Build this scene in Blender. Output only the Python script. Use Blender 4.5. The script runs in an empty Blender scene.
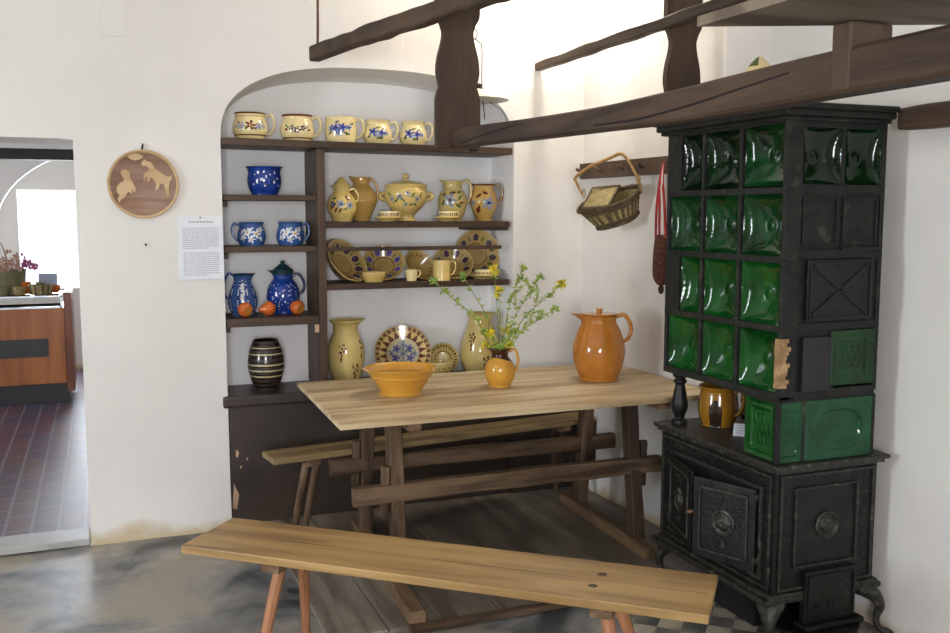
import bpy, bmesh, math, random
from mathutils import Vector, Matrix, noise
PI = math.pi
S = bpy.context.scene
COL = S.collection
rnd = random.Random(7)

# ------------------------------------------------------------------ colours and materials
def C(h, a=1.0):
    h = h.lstrip('#'); out = []
    for i in (0, 2, 4):
        c = int(h[i:i+2], 16) / 255
        out.append(c / 12.92 if c <= 0.04045 else ((c + 0.055) / 1.055) ** 2.4)
    return (*out, a)

def mat_base(name):
    m = bpy.data.materials.new(name); m.use_nodes = True
    nt = m.node_tree; nt.nodes.clear()
    o = nt.nodes.new('ShaderNodeOutputMaterial'); b = nt.nodes.new('ShaderNodeBsdfPrincipled')
    nt.links.new(b.outputs[0], o.inputs[0])
    return m, nt, b

def noise_mat(name, c1, c2, scale=8, rough=.6, stretch=(1, 1, 1), detail=5, bump=0.0, bscale=None, lo=.35, hi=.65, coat=0, metal=0, dist=0, c3=None, s3=2.0, m3=(.55, .7), spec=.5, rot=(0, 0, 0), coords='Object'):
    m, nt, b = mat_base(name); N = nt.nodes; L = nt.links
    tc = N.new('ShaderNodeTexCoord'); mp = N.new('ShaderNodeMapping')
    mp.inputs['Scale'].default_value = stretch; mp.inputs['Rotation'].default_value = rot
    L.new(tc.outputs[coords], mp.inputs[0])
    nz = N.new('ShaderNodeTexNoise'); nz.inputs['Scale'].default_value = scale
    nz.inputs['Detail'].default_value = detail; nz.inputs['Distortion'].default_value = dist
    L.new(mp.outputs[0], nz.inputs[0])
    cr = N.new('ShaderNodeValToRGB'); e = cr.color_ramp.elements
    e[0].position = lo; e[1].position = hi; e[0].color = C(c1); e[1].color = C(c2)
    L.new(nz.outputs[0], cr.inputs[0])
    colout = cr.outputs[0]
    if c3:
        n3 = N.new('ShaderNodeTexNoise'); n3.inputs['Scale'].default_value = s3; n3.inputs['Detail'].default_value = 6
        L.new(mp.outputs[0], n3.inputs[0])
        mr = N.new('ShaderNodeMapRange'); mr.inputs[1].default_value = m3[0]; mr.inputs[2].default_value = m3[1]
        L.new(n3.outputs[0], mr.inputs[0])
        mx = N.new('ShaderNodeMix'); mx.data_type = 'RGBA'
        L.new(mr.outputs[0], mx.inputs[0]); L.new(colout, mx.inputs[6]); mx.inputs[7].default_value = C(c3)
        colout = mx.outputs[2]
    L.new(colout, b.inputs['Base Color'])
    b.inputs['Roughness'].default_value = rough; b.inputs['Metallic'].default_value = metal
    b.inputs['Coat Weight'].default_value = coat; b.inputs['Coat Roughness'].default_value = .08
    b.inputs['Specular IOR Level'].default_value = spec
    if bump:
        nb = N.new('ShaderNodeTexNoise'); nb.inputs['Scale'].default_value = bscale or scale * 3; nb.inputs['Detail'].default_value = 6
        L.new(mp.outputs[0], nb.inputs[0])
        bp = N.new('ShaderNodeBump'); bp.inputs['Strength'].default_value = bump; bp.inputs['Distance'].default_value = .01
        L.new(nb.outputs[0], bp.inputs['Height']); L.new(bp.outputs[0], b.inputs['Normal'])
    return m

def glaze(name, c, rough=.16, var=.12, scale=14):
    """glazed pottery: one colour with a faint mottling and a clear gloss"""
    col = C(c); d = tuple(max(0, x * (1 - var)) for x in col[:3])
    m, nt, b = mat_base(name); N = nt.nodes; L = nt.links
    tc = N.new('ShaderNodeTexCoord'); nz = N.new('ShaderNodeTexNoise'); nz.inputs['Scale'].default_value = scale; nz.inputs['Detail'].default_value = 4
    L.new(tc.outputs['Object'], nz.inputs[0])
    cr = N.new('ShaderNodeValToRGB'); e = cr.color_ramp.elements
    e[0].position = .3; e[1].position = .7; e[0].color = (*d, 1); e[1].color = col
    L.new(nz.outputs[0], cr.inputs[0]); L.new(cr.outputs[0], b.inputs['Base Color'])
    b.inputs['Roughness'].default_value = rough; b.inputs['Coat Weight'].default_value = .3; b.inputs['Coat Roughness'].default_value = .06
    return m

def emis(name, c, s):
    m = bpy.data.materials.new(name); m.use_nodes = True; nt = m.node_tree; nt.nodes.clear()
    o = nt.nodes.new('ShaderNodeOutputMaterial'); e = nt.nodes.new('ShaderNodeEmission')
    e.inputs[0].default_value = C(c); e.inputs[1].default_value = s; nt.links.new(e.outputs[0], o.inputs[0]); return m

def wood(name, c1, c2, axis='x', rough=.6, scale=6, bump=.25, c3=None, coat=0, s3=1.2, m3=(.5, .7), spec=.4, rot=(0, 0, 0)):
    st = {'x': (.12, 1, 1), 'y': (1, .12, 1), 'z': (1, 1, .12)}[axis]
    return noise_mat(name, c1, c2, scale=scale * 2.5, rough=rough, stretch=st, detail=8, bump=bump, bscale=scale * 7, dist=.5, lo=.4, hi=.6, c3=c3, s3=s3, m3=m3, coat=coat, spec=spec, rot=rot)

M = {}
M['plaster'] = noise_mat('plaster', '#dbd7d2', '#e5e2dd', scale=1.6, rough=.92, bump=.35, bscale=5, spec=.15, lo=.3, hi=.7)
def skirt(m):
    nt = m.node_tree; N = nt.nodes; L = nt.links; b = [n for n in N if n.type == 'BSDF_PRINCIPLED'][0]
    src = b.inputs['Base Color'].links[0].from_socket
    tc = N.new('ShaderNodeTexCoord'); sp = N.new('ShaderNodeSeparateXYZ'); L.new(tc.outputs['Object'], sp.inputs[0])
    nz = N.new('ShaderNodeTexNoise'); nz.inputs['Scale'].default_value = 5; nz.inputs['Detail'].default_value = 6; L.new(tc.outputs['Object'], nz.inputs[0])
    ma = N.new('ShaderNodeMath'); ma.operation = 'MULTIPLY_ADD'; ma.inputs[1].default_value = -.22; L.new(nz.outputs[0], ma.inputs[0]); L.new(sp.outputs['Z'], ma.inputs[2])
    mr = N.new('ShaderNodeMapRange'); mr.inputs[1].default_value = -.09; mr.inputs[2].default_value = -.03; mr.inputs[3].default_value = .75; mr.inputs[4].default_value = 0; L.new(ma.outputs[0], mr.inputs[0])
    mx = N.new('ShaderNodeMix'); mx.data_type = 'RGBA'; L.new(mr.outputs[0], mx.inputs[0]); L.new(src, mx.inputs[6]); mx.inputs[7].default_value = C('#bda678'); L.new(mx.outputs[2], b.inputs['Base Color'])
skirt(M['plaster'])
M['niche_plaster'] = noise_mat('niche_plaster', '#f2f0ee', '#f8f7f5', scale=2.2, rough=.92, bump=.3, bscale=7, spec=.15)
M['shelf_wood'] = wood('dark_brown_painted_wood', '#3c2d22', '#4e3c2e', 'x', rough=.5, bump=.08, spec=.35)
M['shelf_wood_v'] = wood('dark_brown_painted_wood_upright', '#423125', '#564333', 'z', rough=.5, bump=.08, spec=.35)
M['cupboard'] = noise_mat('cupboard_paint', '#2f241c', '#43352b', scale=3, rough=.45, bump=.1, c3='#2a201c', s3=1.5, m3=(.5, .65))
M['bare'] = noise_mat('chipped_bare_wood', '#b08d70', '#c7a98c', scale=20, rough=.8)
M['table_top'] = wood('scrubbed_table_top', '#a88f6b', '#d0bc96', 'x', rough=.5, scale=5, bump=.12, c3='#8b7049', s3=2.0, m3=(.5, .75))
M['bench_top'] = wood('bench_top', '#86683f', '#ab8b5a', 'x', rough=.42, scale=5, bump=.12, c3='#7b5a33', s3=1.6, m3=(.5, .78))
M['old_wood_x'] = wood('old_wood', '#3f2e20', '#715a42', 'x', rough=.7, scale=6, bump=.4, c3='#352418', s3=2, m3=(.45, .7))
M['old_wood_y'] = wood('old_wood_b', '#5a4430', '#80664a', 'y', rough=.7, scale=6, bump=.4)
M['old_wood_z'] = wood('old_wood_c', '#46331f', '#77604a', 'z', rough=.7, scale=6, bump=.4, c3='#38281c', s3=2, m3=(.45, .7))
M['grey_bench'] = wood('weathered_bench', '#6f5c40', '#978058', 'x', rough=.6, scale=6, bump=.25)
M['leg_orange'] = wood('bench_leg', '#84573a', '#a87450', 'z', rough=.5, scale=6, bump=.1)
M['beam'] = wood('smoked_beam', '#30231a', '#4e3c2d', 'y', rough=.65, scale=5, bump=.5, c3='#5d4934', s3=1.6, m3=(.5, .75))
M['beam_z'] = wood('smoked_board', '#3d2d21', '#4f3d2d', 'z', rough=.6, scale=4, bump=.25)
M['crack'] = noise_mat('dark_crack', '#150e0b', '#1d1410', rough=.95)
M['board_pale'] = wood('pale_board', '#5e5143', '#7d6f5f', 'x', rough=.7, scale=4, bump=.2)
M['floorboard'] = wood('floor_board', '#6b6156', '#948a7c', 'y', rough=.5, scale=4, bump=.4, c3='#4c4136', s3=.9, m3=(.42, .62))
M['iron'] = noise_mat('cast_iron', '#0d0e0d', '#191a18', scale=12, rough=.4, bump=.35, bscale=60, c3='#2b2923', s3=6, m3=(.6, .8), spec=.35)
M['iron_worn'] = noise_mat('cast_iron_worn', '#121210', '#34322c', scale=50, rough=.45, bump=.5, bscale=90, c3='#5d5a50', s3=30, m3=(.58, .72))
M['matt_black'] = noise_mat('matt_black', '#060606', '#0a0a09', rough=.95)
M['stove_frame'] = noise_mat('blackened_frame', '#0f100e', '#1d1e1a', scale=20, rough=.55, bump=.5, bscale=50, c3='#3f3b31', s3=14, m3=(.6, .72), spec=.35)
M['clay'] = noise_mat('broken_clay', '#8d6f4c', '#bb9a70', scale=30, rough=.9, bump=.6)
def tile_mat(nm, a, b_):
    return noise_mat(nm, a, b_, scale=9, rough=.06, detail=3, bump=.3, bscale=14, coat=0, lo=.3, hi=.7, spec=.42)
M['tile_dark'] = tile_mat('green_glaze_dark', '#010f05', '#05280c')
M['tile'] = tile_mat('green_glaze', '#02200a', '#0a4018')
M['tile_mid'] = tile_mat('green_glaze_mid', '#04340c', '#10541c')
M['tile_light'] = tile_mat('green_glaze_light', '#0a3a1e', '#175231')
M['cream'] = glaze('cream_glaze', '#eddaa0')
M['yellow'] = glaze('yellow_glaze', '#dfc377')
M['ochre'] = glaze('ochre_glaze', '#cba35a')
M['olive'] = glaze('olive_yellow_glaze', '#d2bb76')
M['honey'] = glaze('honey_glaze', '#d29a3a', rough=.12)
M['orange'] = glaze('orange_glaze', '#bb772e', rough=.1, var=.25, scale=8)
M['red_pot'] = glaze('orange_fruit_glaze', '#d5692a', rough=.12, var=.25)
M['blue'] = glaze('blue_glaze', '#1f3f93', rough=.14, var=.3)
M['blue_mid'] = glaze('mid_blue_glaze', '#3e62a0', rough=.14, var=.25)
M['navy'] = glaze('navy_paint', '#232c5a')
M['violet'] = glaze('violet_paint', '#4c55a8')
M['sky'] = glaze('pale_blue_paint', '#8797b0')
M['leafgreen'] = glaze('green_paint', '#5a6b34')
M['brown_paint'] = glaze('brown_paint', '#6b3a1c')
M['maroon'] = glaze('maroon_paint', '#6a2a1c')
M['white_paint'] = glaze('white_paint', '#e9ecef')
M['teal_lid'] = glaze('dark_teal_glaze', '#1e3f45')
M['dark_brown_glaze'] = glaze('dark_brown_glaze', '#3a1c10', rough=.12)
M['plate_ochre'] = glaze('plate_ochre', '#b3955a', var=.2)
M['plate_brown'] = glaze('plate_brown', '#94774a', var=.2)
M['plate_rim'] = glaze('plate_rim_cream', '#d0b87a')
M['charcoal'] = glaze('charcoal_glaze', '#35302d', rough=.4)
M['stripe_cream'] = glaze('stripe_cream', '#c9bb90', rough=.4)
M['mugbrown'] = glaze('ochre_brown_glaze', '#96691f', rough=.12)
M['mugdark'] = glaze('dark_streak_glaze', '#2b1c12', rough=.14)
M['wicker'] = noise_mat('dark_wicker', '#3c3222', '#6a5a3c', scale=40, rough=.7, bump=.6, stretch=(1, 1, 3))
M['wicker_light'] = noise_mat('light_wicker', '#7b6a3f', '#a5925e', scale=40, rough=.65, bump=.4)
M['cane'] = noise_mat('cane', '#8a6534', '#b78d4e', scale=30, rough=.45)
M['red_tape'] = noise_mat('red_cloth', '#8e1f24', '#a72a2c', rough=.8)
M['white_tape'] = noise_mat('white_cloth', '#cfc6c0', '#e0d8d2', rough=.8)
M['knit'] = noise_mat('knitted_brown', '#3a1f16', '#6b3b26', scale=120, rough=.95, bump=.8, c3='#7b5a38', s3=60, m3=(.6, .7))
M['disc_brown'] = wood('carved_brown', '#8a6a58', '#a08270', 'x', rough=.7, scale=8, bump=.2)
M['disc_tan'] = wood('carved_tan', '#bb9d72', '#cdb28a', 'x', rough=.65, scale=8, bump=.1)
M['paper'] = noise_mat('paper', '#dcdfe6', '#e4e6ec', rough=.6)
M['ink'] = noise_mat('ink', '#a0a2a8', '#a8aab0', rough=.8)
M['ink_dark'] = noise_mat('ink_dark', '#85878e', '#8d8f96', rough=.8)
M['enamel'] = noise_mat('aged_enamel', '#c6bfae', '#d6d0c1', scale=10, rough=.35)
M['wire'] = noise_mat('dark_wire', '#2a2622', '#3a3530', rough=.5, metal=.6)
M['rusty'] = noise_mat('rusty_iron', '#4a3226', '#6b4a36', rough=.8, scale=30)
M['stem'] = noise_mat('stem', '#6d7a35', '#88924a', rough=.6)
M['leaf'] = noise_mat('leaf', '#8fa83a', '#b9c658', rough=.5, scale=30)
M['leaf_dark'] = noise_mat('leaf_deep', '#66873a', '#86a344', rough=.5, scale=30)
M['blossom'] = noise_mat('yellow_blossom', '#d8bd20', '#ecd83e', rough=.6, scale=30)
M['counter'] = wood('counter_veneer', '#8d4f1e', '#a9652b', 'z', rough=.35, scale=4, bump=.05)
M['counter_side'] = wood('counter_side_veneer', '#5f2c17', '#7a3c22', 'z', rough=.35, scale=4, bump=.05)
M['blackpanel'] = noise_mat('black_panel', '#15171a', '#1d1f22', rough=.4)
M['black_beam'] = noise_mat('black_beam', '#0e0e0d', '#1a1916', rough=.6, scale=10)
M['threshold'] = noise_mat('threshold_board', '#9a9a98', '#b4b3af', scale=6, rough=.45, bump=.2)
M['steel'] = noise_mat('steel', '#9aa0a6', '#b6bcc2', rough=.3, metal=.9)
M['dry'] = noise_mat('dried_flowers', '#a07c68', '#d8b8a8', scale=40, rough=.9)
M['dry2'] = noise_mat('dried_pink', '#8a3f66', '#b5608a', scale=40, rough=.9)
M['pot'] = noise_mat('olive_stoneware', '#5f5a3c', '#77704c', rough=.5)
M['blue_card'] = noise_mat('blue_card', '#8ea4bd', '#a9bccf', rough=.5)
M['green_card'] = noise_mat('green_print', '#3f8a5c', '#8fbf9c', scale=40, rough=.6)
M['curtain'] = None
M['white_frame'] = noise_mat('white_window_paint', '#d8d8d6', '#e4e4e2', rough=.4)
def glass_mat():
    m, nt, b = mat_base('glass'); b.inputs['Transmission Weight'].default_value = 1; b.inputs['Roughness'].default_value = .02
    b.inputs['Base Color'].default_value = (.9, .96, .95, 1); b.inputs['IOR'].default_value = 1.2; return m
M['glass'] = glass_mat()
def curtain_mat():
    m, nt, b = mat_base('sheer_curtain'); N = nt.nodes; L = nt.links
    b.inputs['Base Color'].default_value = (.85, .87, .9, 1); b.inputs['Roughness'].default_value = .9
    t = N.new('ShaderNodeBsdfTranslucent'); t.inputs[0].default_value = (.95, .96, 1, 1)
    mx = N.new('ShaderNodeMixShader'); mx.inputs[0].default_value = .75
    o = [n for n in N if n.type == 'OUTPUT_MATERIAL'][0]
    L.new(b.outputs[0], mx.inputs[1]); L.new(t.outputs[0], mx.inputs[2]); L.new(mx.outputs[0], o.inputs[0]); return m
M['curtain'] = curtain_mat()

def brick_floor():
    m, nt, b = mat_base('brick_paving'); N = nt.nodes; L = nt.links
    tc = N.new('ShaderNodeTexCoord'); mp = N.new('ShaderNodeMapping'); mp.inputs['Rotation'].default_value = (0, 0, PI / 2)
    L.new(tc.outputs['Object'], mp.inputs[0])
    br = N.new('ShaderNodeTexBrick'); br.inputs['Scale'].default_value = 1; br.inputs['Brick Width'].default_value = .25
    br.inputs['Row Height'].default_value = .125; br.inputs['Mortar Size'].default_value = .009; br.inputs['Bias'].default_value = -.1
    br.inputs['Color1'].default_value = C('#6d5056'); br.inputs['Color2'].default_value = C('#554f64'); br.inputs['Mortar'].default_value = C('#7c7680')
    L.new(mp.outputs[0], br.inputs[0])
    nz = N.new('ShaderNodeTexNoise'); nz.inputs['Scale'].default_value = 3; L.new(tc.outputs['Object'], nz.inputs[0])
    mx = N.new('ShaderNodeMix'); mx.data_type = 'RGBA'; mx.blend_type = 'MULTIPLY'; mx.inputs[0].default_value = .4
    L.new(br.outputs[0], mx.inputs[6]); L.new(nz.outputs[1], mx.inputs[7]); L.new(mx.outputs[2], b.inputs['Base Color'])
    b.inputs['Roughness'].default_value = .42
    bp = N.new('ShaderNodeBump'); bp.inputs['Strength'].default_value = .4; bp.inputs['Distance'].default_value = .004; bp.invert = True
    L.new(br.outputs[1], bp.inputs['Height']); L.new(bp.outputs[0], b.inputs['Normal'])
    return m
M['brick'] = brick_floor()

def stone_floor():
    m, nt, b = mat_base('worn_concrete'); N = nt.nodes; L = nt.links
    tc = N.new('ShaderNodeTexCoord')
    def nz(sc, d, dist=0):
        n = N.new('ShaderNodeTexNoise'); n.inputs['Scale'].default_value = sc; n.inputs['Detail'].default_value = d; n.inputs['Distortion'].default_value = dist
        L.new(tc.outputs['Object'], n.inputs[0]); return n
    a = nz(2.6, 12, .5); r = N.new('ShaderNodeValToRGB'); e = r.color_ramp.elements
    e[0].position = .36; e[0].color = C('#3e4042'); e[1].position = .66; e[1].color = C('#a89f92')
    x = e.new(.47); x.color = C('#7b7b7a'); x = e.new(.56); x.color = C('#918c85')
    L.new(a.outputs[0], r.inputs[0])
    f = nz(14, 8); mx = N.new('ShaderNodeMix'); mx.data_type = 'RGBA'; mx.blend_type = 'OVERLAY'; mx.inputs[0].default_value = .45
    L.new(r.outputs[0], mx.inputs[6]); L.new(f.outputs[0], mx.inputs[7])
    g = nz(1.1, 9, .8); gm = N.new('ShaderNodeMapRange'); gm.inputs[1].default_value = .53; gm.inputs[2].default_value = .57; gm.inputs[4].default_value = .8; L.new(g.outputs[0], gm.inputs[0])
    m2 = N.new('ShaderNodeMix'); m2.data_type = 'RGBA'; m2.inputs[7].default_value = C('#99907f'); L.new(gm.outputs[0], m2.inputs[0]); L.new(mx.outputs[2], m2.inputs[6]); L.new(m2.outputs[2], b.inputs['Base Color'])
    rr = N.new('ShaderNodeMapRange'); rr.inputs[3].default_value = .22; rr.inputs[4].default_value = .6
    L.new(a.outputs[0], rr.inputs[0]); L.new(rr.outputs[0], b.inputs['Roughness'])
    bp = N.new('ShaderNodeBump'); bp.inputs['Strength'].default_value = .5; bp.inputs['Distance'].default_value = .012
    L.new(a.outputs[0], bp.inputs['Height']); L.new(bp.outputs[0], b.inputs['Normal'])
    return m
M['stone'] = stone_floor()
def check_floor():
    m, nt, b = mat_base('cement_tiles'); N = nt.nodes; L = nt.links
    tc = N.new('ShaderNodeTexCoord'); mp = N.new('ShaderNodeMapping'); mp.inputs['Rotation'].default_value = (0, 0, .75)
    L.new(tc.outputs['Object'], mp.inputs[0])
    ck = N.new('ShaderNodeTexChecker'); ck.inputs['Scale'].default_value = 11; ck.inputs[1].default_value = C('#4a4b4b'); ck.inputs[2].default_value = C('#a59c8a')
    L.new(mp.outputs[0], ck.inputs[0])
    nz = N.new('ShaderNodeTexNoise'); nz.inputs['Scale'].default_value = 6; nz.inputs['Detail'].default_value = 8; L.new(tc.outputs['Object'], nz.inputs[0])
    mx = N.new('ShaderNodeMix'); mx.data_type = 'RGBA'; mx.inputs[7].default_value = C('#6f6b64')
    mr = N.new('ShaderNodeMapRange'); mr.inputs[1].default_value = .45; mr.inputs[2].default_value = .62; L.new(nz.outputs[0], mr.inputs[0])
    L.new(mr.outputs[0], mx.inputs[0]); L.new(ck.outputs[0], mx.inputs[6]); L.new(mx.outputs[2], b.inputs['Base Color'])
    b.inputs['Roughness'].default_value = .45; return m
M['check'] = check_floor()

# ------------------------------------------------------------------ object helpers
def mesh(name, V, Fc, mats, parent=None, smooth=False, mi=None, loc=(0, 0, 0)):
    me = bpy.data.meshes.new(name); me.from_pydata([tuple(v) for v in V], [], Fc)
    if not isinstance(mats, (list, tuple)): mats = [mats]
    for m in mats: me.materials.append(M[m] if isinstance(m, str) else m)
    if mi: me.polygons.foreach_set('material_index', mi)
    if smooth: me.polygons.foreach_set('use_smooth', [True] * len(me.polygons))
    me.update()
    o = bpy.data.objects.new(name, me); COL.objects.link(o); o.location = loc
    if parent: o.parent = parent
    return o

def frombm(name, bm, mats, parent=None, smooth=False, loc=(0, 0, 0)):
    bmesh.ops.recalc_face_normals(bm, faces=bm.faces)
    me = bpy.data.meshes.new(name); bm.to_mesh(me); bm.free()
    if not isinstance(mats, (list, tuple)): mats = [mats]
    for m in mats: me.materials.append(M[m] if isinstance(m, str) else m)
    if smooth: me.polygons.foreach_set('use_smooth', [True] * len(me.polygons))
    o = bpy.data.objects.new(name, me); COL.objects.link(o); o.location = loc
    if parent: o.parent = parent
    return o

def thing(name, label, cat, loc=(0, 0, 0), rz=0, group=None, rot=None):
    o = bpy.data.objects.new(name, None); COL.objects.link(o); o.empty_display_size = .1
    o.location = loc; o.rotation_euler = rot if rot else (0, 0, rz)
    o['label'] = label; o['category'] = cat
    if group: o['group'] = group
    return o
def tag(o, label, cat, group=None):
    o['label'] = label; o['category'] = cat
    if group: o['group'] = group
    return o
def struct(o): o['kind'] = 'structure'; return o

def bmbox(bm, a, b, bev=0, mtx=None, mi=0):
    r = bmesh.ops.create_cube(bm, size=1); vs = r['verts']
    for v in vs:
        v.co = Vector(((a[i] + b[i]) / 2 + v.co[i] * (b[i] - a[i])) for i in range(3))
    fs = set(f for v in vs for f in v.link_faces)
    if bev:
        es = set(e for v in vs for e in v.link_edges)
        rr = bmesh.ops.bevel(bm, geom=list(es), offset=bev, segments=2, affect='EDGES', profile=.6)
        vs = list(set(v for f in rr['faces'] for v in f.verts)); fs = set(f for v in vs for f in v.link_faces)
    if mtx:
        for v in vs: v.co = mtx @ v.co
    for f in fs: f.material_index = mi
    return vs

def box(name, a, b, mats, parent=None, bev=.004, mtx=None, loc=(0, 0, 0)):
    bm = bmesh.new(); bmbox(bm, a, b, bev, mtx); return frombm(name, bm, mats, parent, loc=loc)

def cr(P, n):
    """Catmull-Rom through points (tuples of any length)"""
    out = []; k = len(P)
    for i in range(k - 1):
        p0 = P[max(i - 1, 0)]; p1 = P[i]; p2 = P[i + 1]; p3 = P[min(i + 2, k - 1)]
        for j in range(n):
            t = j / n
            out.append(tuple(.5 * (2 * b + (c - a) * t + (2 * a - 5 * b + 4 * c - d) * t * t + (3 * b - a - 3 * c + d) * t ** 3) for a, b, c, d in zip(p0, p1, p2, p3)))
    out.append(tuple(P[-1])); return out

def sweep_data(P, n=6, seg=10, sect=None, up=None, smooth_path=True, cap=True):
    """P = (x,y,z,r) or (x,y,z,rx,ry); sect = list of 2D points on the unit section"""
    Q = cr(P, n) if smooth_path else [tuple(p) for p in P]
    if sect is None: sect = [(math.cos(2 * PI * i / seg), math.sin(2 * PI * i / seg)) for i in range(seg)]
    k = len(sect); V = []; Fc = []; prev = None
    for i, q in enumerate(Q):
        a = Vector(Q[max(i - 1, 0)][:3]); b = Vector(Q[min(i + 1, len(Q) - 1)][:3]); t = (b - a)
        t = t.normalized() if t.length > 1e-9 else Vector((0, 0, 1))
        if prev is None:
            u = Vector(up) if up else (Vector((0, 0, 1)) if abs(t.z) < .9 else Vector((0, 1, 0)))
        else: u = prev
        u = (u - t * u.dot(t)).normalized(); prev = u; w = t.cross(u)
        rx = q[3]; ry = q[4] if len(q) > 4 else q[3]
        for (sx, sy) in sect: V.append(Vector(q[:3]) + w * sx * rx + u * sy * ry)
    for i in range(len(Q) - 1):
        for j in range(k):
            Fc.append((i * k + j, i * k + (j + 1) % k, (i + 1) * k + (j + 1) % k, (i + 1) * k + j))
    if cap:
        Fc.append(tuple(range(k))[::-1]); Fc.append(tuple((len(Q) - 1) * k + j for j in range(k)))
    return V, Fc
def tube(name, P, mat, parent=None, n=6, seg=10, smooth_path=True, **kw):
    V, Fc = sweep_data(P, n, seg, smooth_path=smooth_path, **kw); return mesh(name, V, Fc, mat, parent, True)
def merge(parts):
    V = []; Fc = []
    for v, f in parts:
        k = len(V); V += list(v); Fc += [tuple(i + k for i in q) for q in f]
    return V, Fc
RECT = [(-1, -.82), (-.82, -1), (.82, -1), (1, -.82), (1, .82), (.82, 1), (-.82, 1), (-1, .82)]
def timber(name, p, q, w, h, mat, parent=None, bow=(0, 0, 0), jit=.003, n=14, seed=1, taper=1.0, up=(0, 0, 1)):
    """hewn timber: rounded rectangular section swept with slight waviness; w = half-width, h = half-height"""
    r = random.Random(seed); P = []
    p = Vector(p); q = Vector(q)
    for i in range(n + 1):
        t = i / n; c = p.lerp(q, t) + Vector(bow) * math.sin(PI * t)
        c += Vector((r.uniform(-jit, jit), r.uniform(-jit, jit), r.uniform(-jit, jit)))
        k = 1 + (taper - 1) * t
        P.append((*c, (w + r.uniform(-jit, jit)) * k, (h + r.uniform(-jit, jit)) * k))
    V, Fc = sweep_data(P, 3, sect=RECT, up=up); return mesh(name, V, Fc, mat, parent, False)

def lathe(name, prof, mats, parent=None, pat=None, seg=64, n=5, wall=.005, opening=True, deform=None, dishy=False, smooth_prof=True, loc=(0, 0, 0), rot=None):
    """prof = outer profile (r,z) bottom to rim. opening: turns over the rim and returns down inside"""
    Q = cr(prof, n) if smooth_prof else list(prof)
    Q = [(max(a, .0004), b) for a, b in Q]; nout = len(Q)
    if opening:
        rim = Q[-1]; inner = []
        zb = prof[0][1] + wall
        if dishy:
            inner = [(r - .0015 if r > .01 else r, z + wall) for r, z in reversed(Q)][1:]; Q = Q + [(rim[0] - .001, rim[1] + wall * .8)] + inner
        else: pass
        for r, z in ([] if dishy else reversed(Q)):
            if z <= zb + .002: break
            inner.append((max(r - wall, .0004), z))
        if not dishy: Q = Q + [(rim[0] - wall * .5, rim[1] + wall * .35)] + inner + [(.0004, zb + .002)]
    V = []; Fc = []; mi = []
    for r, z in Q:
        for j in range(seg):
            th = 2 * PI * j / seg; x = r * math.sin(th); y = -r * math.cos(th)
            if deform: x, y, z2 = deform(x, y, z)
            else: z2 = z
            V.append((x, y, z2))
    for i in range(len(Q) - 1):
        for j in range(seg):
            Fc.append((i * seg + j, i * seg + (j + 1) % seg, (i + 1) * seg + (j + 1) % seg, (i + 1) * seg + j))
            if pat:
                r = (Q[i][0] + Q[i + 1][0]) / 2; z = (Q[i][1] + Q[i + 1][1]) / 2
                th = 2 * PI * (j + .5) / seg
                if th > PI: th -= 2 * PI
                mi.append(pat(th, z, r, i >= nout))
            else: mi.append(0)
    Fc.append(tuple(range(seg))[::-1]); mi.append(0)
    if not opening:
        k = (len(Q) - 1) * seg; Fc.append(tuple(k + j for j in range(seg))); mi.append(0)
    o = mesh(name, V, Fc, mats, parent, True, mi, loc)
    if rot: o.rotation_euler = rot
    return o
def scaled(prof, R, H): return [(r * R, z * H) for r, z in prof]

def spout(H, amt=.02, z0=.75, width=.38, ang=-PI / 2, lift=.3):
    def f(x, y, z):
        r = math.hypot(x, y); th = math.atan2(x, -y); d = (th - ang + PI) % (2 * PI) - PI
        t = max(0, (z / H - z0) / (1 - z0)); k = amt * math.exp(-(d / width) ** 2) * t * t
        if r < .01: k = 0
        return x + k * math.sin(ang), y - k * math.cos(ang), z + k * lift
    return f
def facing(x, y): return math.atan2(-x, y)       # turns a thing's front (-Y) toward the room

# ------------------------------------------------------------------ painted decoration
def flower(s, z, cs, cz, R, n=5, ph=0):
    R *= 1.3; dx = s - cs; dz = z - cz; d = math.hypot(dx, dz)
    if d > R: return 0
    if d < R * .25: return 2
    return 1 if d < R * (.72 + .3 * math.cos(n * math.atan2(dz, dx) + ph)) else 0
def leafy(s, z, cs, cz, L, W, a):
    dx = s - cs; dz = z - cz; u = dx * math.cos(a) + dz * math.sin(a); v = -dx * math.sin(a) + dz * math.cos(a)
    return (u / (L * 1.15)) ** 2 + (v / (W * 1.35)) ** 2 < 1

def sprig(flowers, leaves, bands=(), rng=1.9):
    """flowers: (s,z,R,petal material index,centre index); leaves: (s,z,L,W,angle,index); bands: (z0,z1,index)"""
    def f(th, z, r, inner):
        if inner: return 0
        for z0, z1, i in bands:
            if z0 <= z <= z1: return i
        if abs(th) > rng: return 0
        s = r * th
        for cs, cz, R, pi_, ci in flowers:
            k = flower(s, z, cs, cz, R)
            if k == 1: return pi_
            if k == 2: return ci
        for cs, cz, L, W, a, i in leaves:
            if leafy(s, z, cs, cz, L, W, a): return i
        return 0
    return f

def ring_handle(parent, r0, z0, r1, z1, out, mat, rad=.007, name='handle', side=1, flat=1.5):
    P = [(side * (r0 - .004), 0, z0), (side * (r0 + out * .75), 0, z0 + (z0 - z1) * .12), (side * (r0 * .4 + r1 * .6 + out * 1.05), 0, (z0 * .6 + z1 * .4)),
         (side * (r1 + out * .55), 0, z1 + (z0 - z1) * .1), (side * (r1 - .004), 0, z1)]
    P = [(x, y, z, rad * flat, rad) for x, y, z in P]
    V, Fc = sweep_data(P, 6, 10, up=(side, 0, 0)); return mesh(name, V, Fc, mat, parent, True)

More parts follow.
